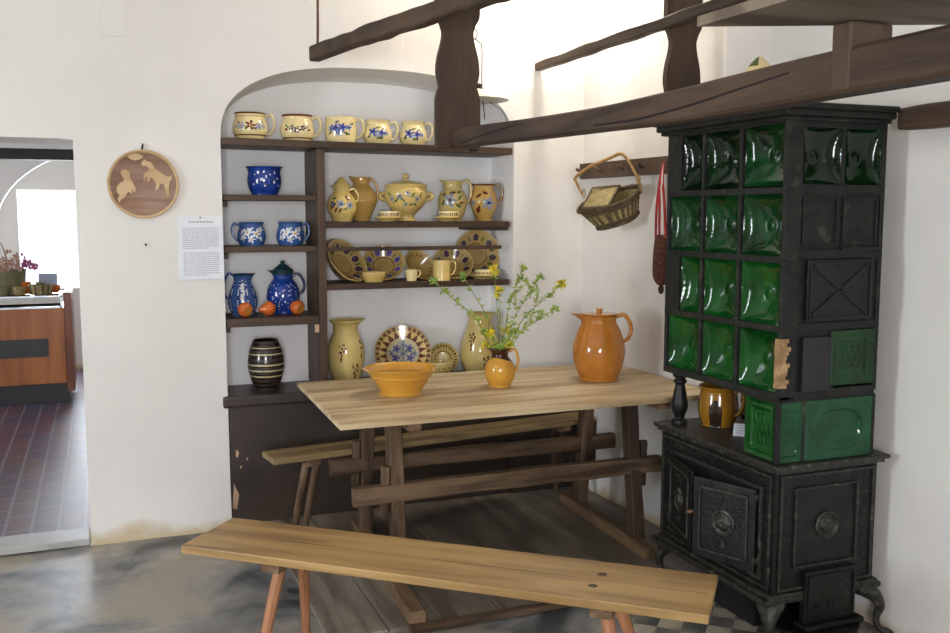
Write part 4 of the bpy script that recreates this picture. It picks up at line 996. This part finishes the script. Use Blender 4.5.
# cabriole feet
for fx, fy, ox, oy in ((.03, .04, -.03, -.03), (.45, .03, .05, -.03), (.03, .70, -.03, .03), (.45, .70, .03, .03)):
    P = [(fx - ox * .3, fy - oy * .3, .195, .058, .034), (fx + ox * .6, fy + oy * .6, .165, .044, .028), (fx + ox * 1.1, fy + oy * 1.1, .12, .022, .018), (fx + ox * .9, fy + oy * .9, .07, .013, .013), (fx + ox * 1.1, fy + oy * 1.1, .03, .012, .012), (fx + ox * 1.7, fy + oy * 1.7, .014, .018, .014), (fx + ox * 2.0, fy + oy * 2.0, .010, .010, .009)]
    tube('foot', P, 'iron_worn', t, n=6, seg=12)

# --- tile tower
GZ = [.955, 1.195, 1.438, 1.678, 1.918]         # row limits, bottom to top
body_in = .05
bm = bmesh.new(); bmbox(bm, (body_in, body_in, .955), (.43, .70, 1.915), .004); frombm('tower_core', bm, 'matt_black', t)
# core bottom cover
box('tower_floor', (.0, .0, .935), (.432, .722, .957), 'stove_frame', t, .004)
def tile_geo(w, h, depth, boss=True):
    n = 22; V = []; Fc = []
    for i in range(n + 1):
        for j in range(n + 1):
            u = -1 + 2 * i / n; v = -1 + 2 * j / n
            d = (max(0, 1 - u * u) * max(0, 1 - v * v)) ** .55
            r = math.hypot(u, v)
            if boss: d += -.16 * math.exp(-((r - .0) / .16) ** 2) + .05 * math.exp(-((r - .3) / .05) ** 2)
            V.append((u * w / 2, v * h / 2, -depth * d))
    for i in range(n):
        for j in range(n):
            a = i * (n + 1) + j; Fc.append((a, a + n + 1, a + n + 2, a + 1))
    return V, Fc
def tile(face, c0, c1, z0, z1, mat, depth=.042, x=.004):
    w = c1 - c0; h = z1 - z0; V, Fc = tile_geo(w, h, depth)
    if face == 'x': V = [(x - d, (c0 + c1) / 2 + u, (z0 + z1) / 2 + v) for u, v, d in V]; Fc = [f[::-1] for f in Fc]
    else: V = [((c0 + c1) / 2 + u, x - d, (z0 + z1) / 2 + v) for u, v, d in V]
    return mesh('glazed_tile', V, Fc, mat, t, True)
tm = ['tile', 'tile', 'tile', 'tile_mid']
rows = [(GZ[3] + .018, GZ[4] - .012), (GZ[2] + .012, GZ[3] - .012), (GZ[1] + .012, GZ[2] - .012), (GZ[0] + .012, GZ[1] - .012)]
for ri, (z0, z1) in enumerate(rows):
    c = [(.004, .234), (.249, .467)]
    c.append((.481, .625) if ri % 2 == 0 else (.481, .705))
    for ci, (a, b) in enumerate(c):
        m_ = 'tile_dark' if ri == 0 and ci > 0 else ('tile' if ri < 2 else 'tile_mid')
        tile('x', a, b, z0, z1, m_)
# frame bars on the long face
bm = bmesh.new(); x0 = -.012; x1 = .05
for z in GZ[1:4]: bmbox(bm, (x0, -.004, z - .012), (x1, .722, z + .012), .004)
bmbox(bm, (x0, .0, .940), (x1, .722, GZ[0] + .012), .004); bmbox(bm, (x0, .0, GZ[4] - .012), (x1, .722, GZ[4] + .01), .004)
for ri, (z0, z1) in enumerate(rows):
    for a, b in ((-.012, .005), (.233, .250), (.466, .482)): bmbox(bm, (x0 + .001, a, z0 - .0115), (x1, b, z1 + .0115), .004)
    bmbox(bm, (x0 + .001, .625 if ri % 2 == 0 else .705, z0 - .0115), (x1, .722, z1 + .0115), .004)
frombm('tile_frame', bm, 'stove_frame', t)
# end face of the tower
bm = bmesh.new(); y0 = -.005
bmbox(bm, (.004, y0 - .006, .955), (.062, .003, 1.92), .004)
bmbox(bm, (.06, y0, 1.668), (.4145, .05, 1.70), .003); bmbox(bm, (.06, y0, 1.895), (.4145, .05, 1.92), .003); bmbox(bm, (.415, y0, .955), (.435, .72, 1.92), .003)
bmbox(bm, (.235, y0, 1.69), (.25, .05, 1.9), .003)
bmbox(bm, (.06, y0, 1.44), (.4145, .05, 1.475), .003); bmbox(bm, (.06, y0 + .008, 1.47), (.42, .05, 1.67), .003)
bmbox(bm, (.06, y0, 1.185), (.4145, .05, 1.215), .003); bmbox(bm, (.06, y0 + .004, .955), (.24, .05, 1.19), .003); bmbox(bm, (.06, y0, .94), (.4145, .05, .975), .003)
bmbox(bm, (.06, y0 + .006, 1.21), (.42, .05, 1.445), .003)
frombm('tower_end_frame', bm, 'stove_frame', t)
for a, b in ((.062, .236), (.249, .416)): tile('y', a, b, 1.70, 1.896, 'tile_dark', x=.0)
bm = bmesh.new(); frame_on_y(bm, .072, .228, 1.49, 1.655, .007, .009, .004); frame_on_y(bm, .250, .408, 1.49, 1.655, .007, .009, .004); bmbox(bm, (.245, -.014, 1.470), (.415, .0, 1.480), .002)
for k in range(7): scroll(bm, (.33, .002, 1.52 + k * .018), .016, 'y', orn, 5)
frombm('relief_panel', bm, 'stove_frame', t)
dd = box('soot_door', (.095, -.016, 1.222), (.385, .0, 1.438), 'iron', t, .004)
bm = bmesh.new()
for s in (-1, 1):
    m = Matrix.Translation((.24, -.017, 1.33)) @ Matrix.Rotation(s * .62, 4, 'Y'); bmbox(bm, (-.15, -.003, -.007), (.15, .003, .007), .002, m)
frame_on_y(bm, .103, .377, 1.23, 1.43, .007, .006, -.015)
frombm('cross_relief', bm, 'iron', dd)
box('black_plate', (.085, -.018, .972), (.205, .0, 1.165), 'blackpanel', t, .003)
def relief_tile(name, a, b, z0, z1, mat, y=.0, oval=True, face='y', x=0):
    n = 40; V = []; Fc = []
    for i in range(n + 1):
        for j in range(n + 1):
            u = -1 + 2 * i / n; v = -1 + 2 * j / n; d = 0
            if oval:
                e_ = (abs(u) / .72) ** 2.6 + (abs(v) / .66) ** 2.6
                d = .006 * math.exp(-((e_ - 1) / .16) ** 2) - (.010 if e_ < 1 else 0) * min(1, (1 - e_) * 3 if e_ < 1 else 0)
                if abs(u) > .72 and abs(v) > .62: d += .003 * math.cos(u * 30) * math.cos(v * 30)
            else:
                q = max(abs(u) / .66, abs(v) / .72); d = .006 * math.exp(-((q - 1) / .06) ** 2) - (.005 if q < 1 else 0)
                if q < .75: d += .003 * math.cos(u * 22) * math.cos(v * 9)
            if max(abs(u), abs(v)) > .94: d = .004
            if face == 'y': V.append(((a + b) / 2 + u * (b - a) / 2, y - d, (z0 + z1) / 2 + v * (z1 - z0) / 2))
            else: V.append((x - d, (a + b) / 2 + u * (b - a) / 2, (z0 + z1) / 2 + v * (z1 - z0) / 2))
    for i in range(n):
        for j in range(n):
            k = i * (n + 1) + j; f = (k, k + n + 1, k + n + 2, k + 1); Fc.append(f if face == 'y' else f[::-1])
    return mesh(name, V, Fc, mat, t, True)
relief_tile('glazed_tile', .212, .412, .985, 1.183, 'tile', y=-.006, oval=False)
# broken corner showing clay
V = []; Fc = []
bm = bmesh.new()
for k in range(12):
    z = .99 + k * .0145; bmbox(bm, (-.0175 + orn.uniform(-.001, .001), -.0165, z), (.020 + orn.uniform(-.012, .014), .01, z + .0146), .001)
frombm('broken_corner', bm, 'clay', t)['label'] = 'chipped corner showing bare clay'
# lower green block
box('pedestal_core', (.022, .022, .7125), (.428, .19, .94), 'matt_black', t, .003)
relief_tile('glazed_tile', .022, .186, .718, .930, 'tile_mid', face='x', x=.006, oval=False)
relief_tile('glazed_tile', .014, .104, .716, .932, 'tile_light', y=.004, oval=False)
relief_tile('glazed_tile', .118, .428, .714, .934, 'tile_light', y=.004)
bm = bmesh.new(); bmbox(bm, (.0, .0, .7125), (.016, .02, .94), .003); bmbox(bm, (.104, -.002, .7125), (.118, .012, .94), .003); bmbox(bm, (-.008, .0, .93), (.434, .2, .944), .003); bmbox(bm, (.425, -.004, .7125), (.437, .19, .94), .003)
frombm('pedestal_edging', bm, 'stove_frame', t)
# cornice: swept moulding
bm = bmesh.new()
for (o_, z0, z1) in ((.010, 1.915, 1.932), (.024, 1.93, 1.955), (.034, 1.953, 1.976)): bmbox(bm, (-.012 - o_, -.01 - o_, z0), (.437 + o_ * .5, .755 + o_, z1), .009)
frombm('cornice', bm, 'stove_frame', t)
post = [(.030, 0), (.032, .006), (.030, .022), (.020, .028), (.022, .040), (.033, .070), (.034, .095), (.026, .140), (.022, .160), (.020, .175), (.027, .182), (.027, .190), (.021, .198), (.031, .208), (.031, .2235)]
for px_, py_ in ((.05, .685), (.40, .68)):
    lathe('turned_post', post, ['iron'], t, seg=32, n=3, opening=False, loc=(px_, py_, .712))
# things on the stove
x, y = 2.405, 3.300
tt = thing('mug', 'ochre and dark brown streaked mug standing on the iron stove plate', 'mug', (x, y, .7125), facing(x, y))
def streak(th, z, r, inner): return 1 if (not inner and (-.52 < th < .22 and .0 < z < .115 - .3 * abs(th + .15) ** 2 and abs(th + .15) < .32 or th < -1.15)) else 0
lathe('body', scaled([(0, 0), (.80, 0), (.84, .03), (.98, .3), (1, .5), (.93, .78), (.90, .88), (1.0, .97), (1.02, 1)], .083, .165), ['mugbrown', 'mugdark'], tt, streak, seg=96, n=6)
hh = ring_handle(tt, .078, .145, .078, .05, .035, 'mugbrown', .009); hh.rotation_euler = (0, 0, -.45)
o = mesh('paper_card', [(-.035, -.02, 0), (.035, -.02, 0), (.035, .012, .045), (-.035, .012, .045), (.035, .03, 0), (-.035, .03, 0), (-.035, -.018, 0), (.035, -.018, 0), (.035, .0125, .043), (-.035, .0125, .043)], [(0, 1, 2, 3), (3, 2, 4, 5), (0, 1, 4, 5)], 'paper', None, False)
o.location = (2.372, 3.09, .7125); o.rotation_euler = (0, 0, -.75); tag(o, 'small folded white paper card on the stove plate beside the mug', 'card')
V, Fc = merge([([(-.026 + .0, -.02 + .006 * 0 + .032 * k / 5, .045 * k / 5 + .0006), (.026 - (k % 2) * .01, -.02 + .032 * k / 5, .045 * k / 5 + .0006), (.026 - (k % 2) * .01, -.02 + .032 * k / 5 + .0013, .045 * k / 5 + .0026), (-.026, -.02 + .032 * k / 5 + .0013, .045 * k / 5 + .0026)], [(0, 1, 2, 3)]) for k in (1, 2, 3, 4)])
mesh('printed_text', [(a, b - .0008, c) for a, b, c in V], Fc, 'ink', o)
tt = thing('cream_pottery_bird', 'cream pottery cone with a green tip on top of the stove', 'pottery', (SX + .26, SY + .50, 1.9765), -.6)
lathe('pottery_body', [(0, 0), (.06, 0), (.065, .02), (.066, .08), (.062, .14), (.045, .2), (.015, .235), (.0005, .24)], ['cream', 'leafgreen'], tt, lambda th, z, r, i: 1 if (z > .2 and th < -.1) else 0, seg=40, opening=False)
tt.name = 'pottery_cone'

# ================================================================== HANGING RACK
t = thing('drying_rack', 'dark brown hanging wooden rack with shaped boards, under the ceiling', 'rack', (0, 0, 0))
# lower long rail (C), bowed, chipped underside
P = [(1.45, 3.97, 1.918, .036, .040), (1.452, 3.6, 1.912, .036, .038), (1.448, 3.1, 1.896, .036, .036), (1.45, 2.6, 1.885, .037, .035), (1.452, 2.25, 1.882, .037, .040), (1.45, 1.9, 1.884, .037, .044), (1.45, 1.55, 1.888, .037, .045), (1.45, .9, 1.89, .037, .045)]
V, Fc = sweep_data(P, 6, sect=RECT, up=(0, 0, 1)); rl = mesh('lower_rail', V, Fc, 'beam', t)
def crack(pts, parent, x):
    P_ = [(x, y, z, .002, .0032) for y, z in pts]; V, Fc = sweep_data(P_, 4, 6, up=(0, 0, 1)); return mesh('crack', V, Fc, 'crack', parent)
crack([(2.6, 1.865), (2.35, 1.862), (2.1, 1.874), (1.9, 1.89), (1.72, 1.905)], rl, 1.414)
crack([(3.75, 1.89), (3.5, 1.905), (3.2, 1.915), (2.95, 1.908)], rl, 1.414)
timber('upper_rail', (1.012, 4.72, 2.378), (1.27, 3.45, 2.375), .030, .034, 'beam', t, seed=2, jit=.003); ur = timber('upper_rail', (1.27, 3.45, 2.375), (1.45, 2.6, 2.37), .030, .035, 'beam', t, seed=3, jit=.003)
timber('upper_rail', (2.285, 4.845, 2.400), (2.34, 1.2, 2.44), .024, .023, 'beam', t, seed=4, jit=.003, n=26)
timber('lower_rail', (2.705, 2.66, 1.935), (2.705, .9, 1.925), .033, .040, 'beam', t, seed=6, jit=.003)
bm = bmesh.new()
tube('iron_rod', [(1.025, 4.70, 2.36, .006), (1.03, 4.70, 2.6, .006), (1.03, 4.70, ZC, .006)], 'rusty', t)
def baluster(x, y, prof, th=.032):
    """flat sawn board, outline (half-width, z)"""
    Q = cr(prof, 5); V = []; n = len(Q)
    for s in (-1, 1):
        for w, z in Q: V.append((x + s * w, y - th / 2, z))
    for s in (-1, 1):
        for w, z in Q: V.append((x + s * w, y + th / 2, z))
    Fc = []
    for i in range(n - 1):
        Fc += [(i, i + 1, n + i + 1, n + i), (2 * n + i, 3 * n + i, 3 * n + i + 1, 2 * n + i + 1), (i, 2 * n + i, 2 * n + i + 1, i + 1), (n + i, n + i + 1, 3 * n + i + 1, 3 * n + i)]
    Fc += [(0, n, 3 * n, 2 * n), (n - 1, 3 * n - 1, 4 * n - 1, 2 * n - 1)]
    o = mesh('shaped_board', V, Fc, 'beam_z', t); return o
bz = [(.098, 1.878), (.100, 1.93), (.100, 2.07), (.096, 2.10), (.088, 2.125), (.084, 2.135), (.087, 2.155), (.096, 2.20), (.090, 2.26), (.074, 2.32), (.068, 2.36), (.074, 2.385), (.080, 2.40), (.092, 2.42), (.098, 2.45), (.098, 2.6), (.098, ZC)]
baluster(1.455, 3.90, bz)
baluster(2.385, 3.60, [(w * .9, z - .03) for w, z in bz[2:-1]] + [(.088, ZC)])
bm = bmesh.new(); bmbox(bm, (1.412, 1.535, 1.848), (1.495, 1.59, 1.983), .006); bmbox(bm, (1.497, 1.54, 1.852), (1.525, 1.60, 1.983), .006); frombm('hanger_block', bm, 'beam_z', t)
# loose board lying on the rack
zb_ = 1.9855; cs_ = [(1.173, 1.718), (1.75, 1.462), (1.72, .95), (1.20, .95)]
V = [(x, y, zb_) for x, y in cs_] + [(x, y, zb_ + .021) for x, y in cs_]
o = mesh('loose_board', V, [(3, 2, 1, 0), (4, 5, 6, 7), (0, 1, 5, 4), (1, 2, 6, 5), (2, 3, 7, 6), (3, 0, 4, 7)], 'board_pale'); tag(o, 'pale rough plank lying across the near end of the hanging rack', 'board')

# hanging lamp
t = thing('hanging_lamp', 'oil lamp with pale enamel shade hanging on a thin chain', 'lamp', (1.765, 4.50, 1.91))
lathe('shade', [(.175, .250), (.170, .256), (.10, .290), (.04, .305), (.035, .31)], ['enamel'], t, opening=True, wall=.003, seg=64)
lathe('oil_reservoir', [(0, 0), (.02, .0), (.028, .02), (.04, .05), (.075, .07), (.08, .10), (.06, .125), (.03, .135), (.028, .16), (.0005, .162)], ['wire'], t, opening=False, seg=40)
lathe('collar', [(.03, .305), (.042, .31), (.042, .330), (.0005, .332)], ['wire'], t, opening=False, seg=32)
P = [(s_, 0, z_, .0025) for s_, z_ in ((-.06, .16), (-.045, .33), (-.045, .50), (-.032, .535), (0, .55), (.032, .535), (.045, .50), (.045, .33), (.06, .16))]
o = tube('bail', P, 'wire', t, n=6, seg=6)
o = tube('shade_wire', [(.06, 0, .27, .002), (.10, -.01, .235, .002), (.15, -.02, .20, .002), (.175, -.02, .14, .002), (.15, -.02, .10, .002)], 'wire', t, seg=6)
V = []; Fc = []
parts = []
def torus_pts(c, R, r, plane): return [(c[0] + (R * math.cos(a) if plane == 0 else 0), c[1] + (R * math.cos(a) if plane == 1 else 0), c[2] + R * 1.3 * math.sin(a), r) for a in [2 * PI * i / 10 for i in range(11)]]
ringp = torus_pts((0, 0, .575), .02, .0025, 0); parts.append(sweep_data(ringp, 1, 5, smooth_path=False, cap=False))
z = .61; k = 0
while z < 1.25: parts.append(sweep_data(torus_pts((0, 0, z), .0075, .0018, k % 2), 1, 4, smooth_path=False, cap=False, up=(0, 1, 0) if k % 2 == 0 else (1, 0, 0))); z += .0155; k += 1
V, Fc = merge(parts); mesh('chain', V, Fc, 'wire', t)

# ================================================================== WALL THINGS
# round carved plaque
t = thing('carved_plaque', 'round carved wooden plaque with a crouching man and leaping goat', 'plaque', (.205, WY - .004, 1.738))
o = lathe('disc', [(0, 0), (.158, 0), (.162, .004), (.163, .016), (.160, .022), (.155, .022), (.152, .016), (.149, .014), (.147, .010), (.0005, .010)], ['disc_brown', 'disc_tan'], t, lambda th, z, r, i: 1 if r > .148 else 0, seg=96, n=2, opening=False, smooth_prof=False)
o.rotation_euler = (PI / 2, 0, 0)
goat = [(190, 115), (205, 98), (214, 106), (228, 108), (238, 120), (245, 135), (285, 165), (300, 170), (312, 165), (316, 178), (306, 190), (300, 215), (303, 250), (293, 255), (285, 225), (280, 200), (264, 203), (256, 225), (243, 228), (250, 205), (240, 185), (228, 172), (222, 192), (213, 193), (214, 172), (206, 172), (207, 190), (199, 188), (200, 160), (215, 148), (225, 143), (214, 126), (197, 126)]
man = [(108, 160), (112, 146), (124, 142), (140, 148), (146, 165), (144, 178), (152, 188), (166, 225), (161, 240), (150, 222), (152, 244), (135, 236), (118, 262), (107, 266), (98, 283), (92, 266), (100, 250), (90, 238), (91, 214), (104, 198), (120, 190), (118, 178)]
moon = [(135, 84), (150, 76), (170, 74), (190, 78), (200, 88), (188, 98), (168, 104), (148, 98)]
for nm, pl in (('goat_relief', goat), ('man_relief', man), ('moon_relief', moon)):
    bm = bmesh.new(); vs = [bm.verts.new(((x - 198) * .00112, -.0101, -(y - 203) * .00112)) for x, y in pl]; f = bm.faces.new(vs)
    ex = bmesh.ops.extrude_face_region(bm, geom=[f]); bmesh.ops.translate(bm, verts=[v for v in ex['geom'] if isinstance(v, bmesh.types.BMVert)], vec=(0, -.004, 0))
    bmesh.ops.triangulate(bm, faces=bm.faces); frombm(nm, bm, 'disc_tan', t)
tube('hook', [(0, -.004, .155, .004), (0, -.008, .172, .005), (.003, -.012, .185, .004), (0, -.003, .19, .003)], 'wire', t)
# information sheet
t = thing('information_sheet', 'white printed sheet of text pinned beside the niche', 'sheet', (.462, WY - .001, 1.43))
box('paper', (-.107, -.006, -.153), (.107, 0, .153), 'paper', t, .001)
tr = random.Random(9); V = []; Fc = []
def dash(x0, x1, z, h):
    k = len(V); V.extend([(x0, -.0066, z - h), (x1, -.0066, z - h), (x1, -.0066, z + h), (x0, -.0066, z + h)]); Fc.append((k, k + 1, k + 2, k + 3))
z = .108
for para in (11, 12):
    V = []; Fc = []
    for ln in range(para):
        z -= .0098; x = -.085; end = .085 if ln < para - 1 else .03
        while x < end:
            w = tr.uniform(.006, .02); dash(x, min(x + w, end), z, .0018); x += w + .003
    z -= .014
    mesh('printed_paragraph', V, Fc, 'ink', t)
V = []; Fc = []; x = -.055
while x < .05: dash(x, x + .014, .128, .0026); x += .017
mesh('printed_heading', V, Fc, 'ink_dark', t)
tube('pin', [(0, -.006, .149, .003), (0, -.011, .149, .004)], 'rusty', t, n=2)
# nails and small marks on the wall
o = tube('wall_nail', [(.205, WY + .005, 1.452, .003), (.205, WY - .012, 1.450, .003), (.205, WY - .014, 1.450, .006)], 'rusty'); tag(o, 'small nail in the white wall below the carved plaque', 'nail')

# peg rail on the right wall
t = thing('peg_rail', 'dark wooden peg rail on the right wall above the table', 'peg rail', (2.590, 4.4, 1.835), .045)
box('rail_board', (-.026, -.95, -.043), (.0, .445, .043), 'shelf_wood_v', t, .003)
for y in (.42, .22, -.0, -.19, -.43, -.62):
    tube('peg', [(-.024, y, -.004, .009), (-.04, y, .002, .008), (-.058, y, .010, .009), (-.062, y, .011, .006)], 'old_wood_z', t, n=3)
# red-taped knitted bag
t = thing('knitted_bag', 'long brown knitted bag hanging by red and white tapes beside the stove', 'bag', (2.562, 4.005, 1.225))
def blade(P, mat, nm):
    V, Fc = sweep_data(P, 6, sect=[(-1, -.2), (1, -.2), (1, .2), (-1, .2)], up=(1, 0, 0)); return mesh(nm, V, Fc, mat, t)
for dy, mt in ((-.045, 'red_tape'), (.045, 'red_tape'), (-.02, 'white_tape'), (.012, 'red_tape')):
    blade([(-.0 + .0, 0.0, .62, .009, .009), (-.012, dy * .3, .53, .009, .009), (-.012, dy * .8, .40, .009, .009), (-.008, dy, .25, .008, .008)], mt, 'tape')
tube('bag_body', [(0, 0, .27, .045, .020), (0, 0, .22, .058, .028), (0, 0, .12, .062, .034), (0, 0, .06, .056, .032), (0, 0, .03, .03, .02), (0, 0, .02, .006, .006)], 'knit', t, n=5, seg=20, up=(1, 0, 0))
tube('tassel', [(0, 0, .025, .005), (0, 0, .01, .014), (0, 0, -.01, .012), (0, 0, -.02, .005)], 'knit', t, n=4, seg=12)

# basket hanging on the peg rail
t = thing('wicker_basket', 'dark wicker basket with tilted lid and cane handle on the peg rail', 'basket', (2.440, 4.275, 1.618), rot=(0, 0, math.radians(25)))
t.scale = (1.0, 1.0, 1.12)
def ring(a, b, z, n=48, e=2.6):
    out = []
    for i in range(n):
        th = 2 * PI * i / n; c = math.cos(th); s = math.sin(th)
        out.append((b * math.copysign(abs(s) ** (2 / e), s), a * math.copysign(abs(c) ** (2 / e), c), z))
    return out
def loft(rings, mats, mif, nm, cap=True):
    n = len(rings[0]); V = [p for r in rings for p in r]; Fc = []; mi = []
    for i in range(len(rings) - 1):
        for j in range(n): Fc.append((i * n + j, i * n + (j + 1) % n, (i + 1) * n + (j + 1) % n, (i + 1) * n + j)); mi.append(mif(i, j))
    if cap: Fc.append(tuple(range(n))[::-1]); mi.append(0)
    return mesh(nm, V, Fc, mats, t, False, mi)
bk = bpy.data.objects.new('tmp', None)
RT = Matrix.Translation((0, 0, .0)) @ Matrix.Rotation(math.radians(-11), 4, 'X') @ Matrix.Rotation(math.radians(-30), 4, 'Y')
rings = [ring(.115 + .006 * k + .001 * (k % 2) * 3, .062 + .0025 * k, -.062 + k * .0105 * (1.0)) for k in range(12)]
inner = [ring(.112 + .006 * k, .058 + .0025 * k, -.062 + k * .0105) for k in range(11, -1, -1)]
o = loft(rings + inner + [ring(.001, .001, -.06)], ['wicker', 'wicker_light'], lambda i, j: 1 if (3 <= i <= 7 and j % 2 == 0) else (1 if 12 < i < 22 else 0), 'basket_body')
o.matrix_local = RT
V, Fc = merge([sweep_data([(*p, .008) for p in ring(.184, .09, .056)] + [(*ring(.184, .09, .056)[0], .008)], 1, 8, smooth_path=False, cap=False), sweep_data([(*p, .006) for p in ring(.123, .066, -.055)] + [(*ring(.123, .066, -.055)[0], .006)], 1, 8, smooth_path=False, cap=False)])
o = mesh('rim_binding', V, Fc, 'wicker', t, True); o.matrix_local = RT
bm = bmesh.new(); bmbox(bm, (-.075, .0, 0), (.075, .155, .008), .003); ob = frombm('lid', bm, 'wicker_light', t); ob.matrix_local = RT @ Matrix.Translation((-.012, -.045, .062)) @ Matrix.Rotation(math.radians(9), 4, 'X') @ Matrix.Rotation(math.radians(-10), 4, 'Y')
bm = bmesh.new()
for a, b in (((-.08, .0, -.003), (-.066, .158, .011)), ((.066, .0, -.003), (.08, .158, .011)), ((-.08, -.006, -.003), (.08, .008, .011)), ((-.08, .15, -.003), (.08, .163, .011))): bmbox(bm, a, b, .003)
frombm('lid_border', bm, 'wicker', ob)
o = tube('handle', [(-.02, .18, .07, .006), (-.03, .215, .13, .007), (-.04, .21, .15, .008), (-.03, .13, .195, .008), (.0, .02, .235, .008), (.0, -.04, .25, .008), (.0, -.08, .225, .007), (-.01, -.13, .17, .006), (-.02, -.17, .12, .006), (-.02, -.18, .07, .005)], 'cane', t, n=6, seg=8)
for yy, zz in ((.17, .075), (-.165, .13)):
    P = [(-.02 + .01 * math.cos(a), yy + .016 * math.cos(a), zz + .02 * math.sin(a), .003) for a in [2 * PI * i / 10 for i in range(11)]]
    tube('handle_loop', P, 'cane', t, n=1, seg=6, smooth_path=False)

# ================================================================== LIGHT
def area(name, loc, rot, sx, sy, power, col):
    l = bpy.data.lights.new(name, 'AREA'); l.shape = 'RECTANGLE'; l.size = sx; l.size_y = sy; l.energy = power; l.color = col
    o = bpy.data.objects.new(name, l); COL.objects.link(o); o.location = loc; o.rotation_euler = rot; return o
area('window_light_left', (LX - .36, (LY0 + LY1) / 2, (LZ0 + LZ1) / 2), (0, -PI / 2, 0), LZ1 - LZ0, LY1 - LY0, 120, (.86, .93, 1))
area('window_light_right', (X0 + .36, (WRY0 + WRY1) / 2, (WRZ0 + WRZ1) / 2), (0, PI / 2, 0), WRZ1 - WRZ0, WRY1 - WRY0, 22, (.95, .97, 1))
area('window_light_front', ((FX0 + FX1) / 2, FY - .2, (FZ0 + FZ1) / 2), (PI / 2, 0, 0), FX1 - FX0, FZ1 - FZ0, 175, (.97, .97, 1))
o = box('window_pane', (-3.39, 6.6, 1.0), (-3.38, 8.4, 2.2), emis('side_fill_glow', '#eef4ff', 2.0), None, 0); o.name = 'far_fill_pane'; struct(o)  # unseen glowing pane, added on the side wall to brighten the far room
area('far_side_fill', (-3.36, 7.5, 1.6), (0, -PI / 2, 0), 1.2, 1.8, 26, (.88, .94, 1))  # added fill lamp in front of that pane, evens out the far room
area('far_window_light', ((wx0 + wx1) / 2, WY2 + .02, (wz0 + wz1) / 2), (-PI / 2, 0, 0), wx1 - wx0, wz1 - wz0, 42, (.85, .92, 1))
# bare ceiling bulb just out of view above the corner of the table
t = thing('ceiling_bulb', 'bare warm bulb hanging from the ceiling above the corner', 'lamp', (2.3, 4.42, 2.93))
lathe('socket', [(0, .06), (.018, .06), (.018, .11), (.004, .115), (.003, ZC - 2.93)], ['wire'], t, opening=False, seg=20, smooth_prof=False)
l = bpy.data.lights.new('bulb_light', 'POINT'); l.energy = 25; l.color = (1, .9, .76); l.shadow_soft_size = .05
o = bpy.data.objects.new('bulb_light', l); COL.objects.link(o); o.parent = t; o.location = (0, 0, 0)

w = bpy.data.worlds.new('world'); S.world = w; w.use_nodes = True
w.node_tree.nodes['Background'].inputs[0].default_value = (.8, .88, 1, 1); w.node_tree.nodes['Background'].inputs[1].default_value = 1.0

# ================================================================== CAMERA
cam = bpy.data.cameras.new('camera'); co = bpy.data.objects.new('camera', cam); COL.objects.link(co)
cam.sensor_width = 36; cam.lens = 36.0; cam.clip_start = .05
co.location = (0, 0, 1.6); co.rotation_euler = (math.radians(90 - 6.2), 0, math.radians(-21.5))
S.camera = co
S.view_settings.view_transform = 'Standard'; S.view_settings.look = 'None'; S.view_settings.gamma = 1
S.view_settings.use_curve_mapping = False; S.view_settings.exposure = 0.36
bpy.data.objects.remove(bk)
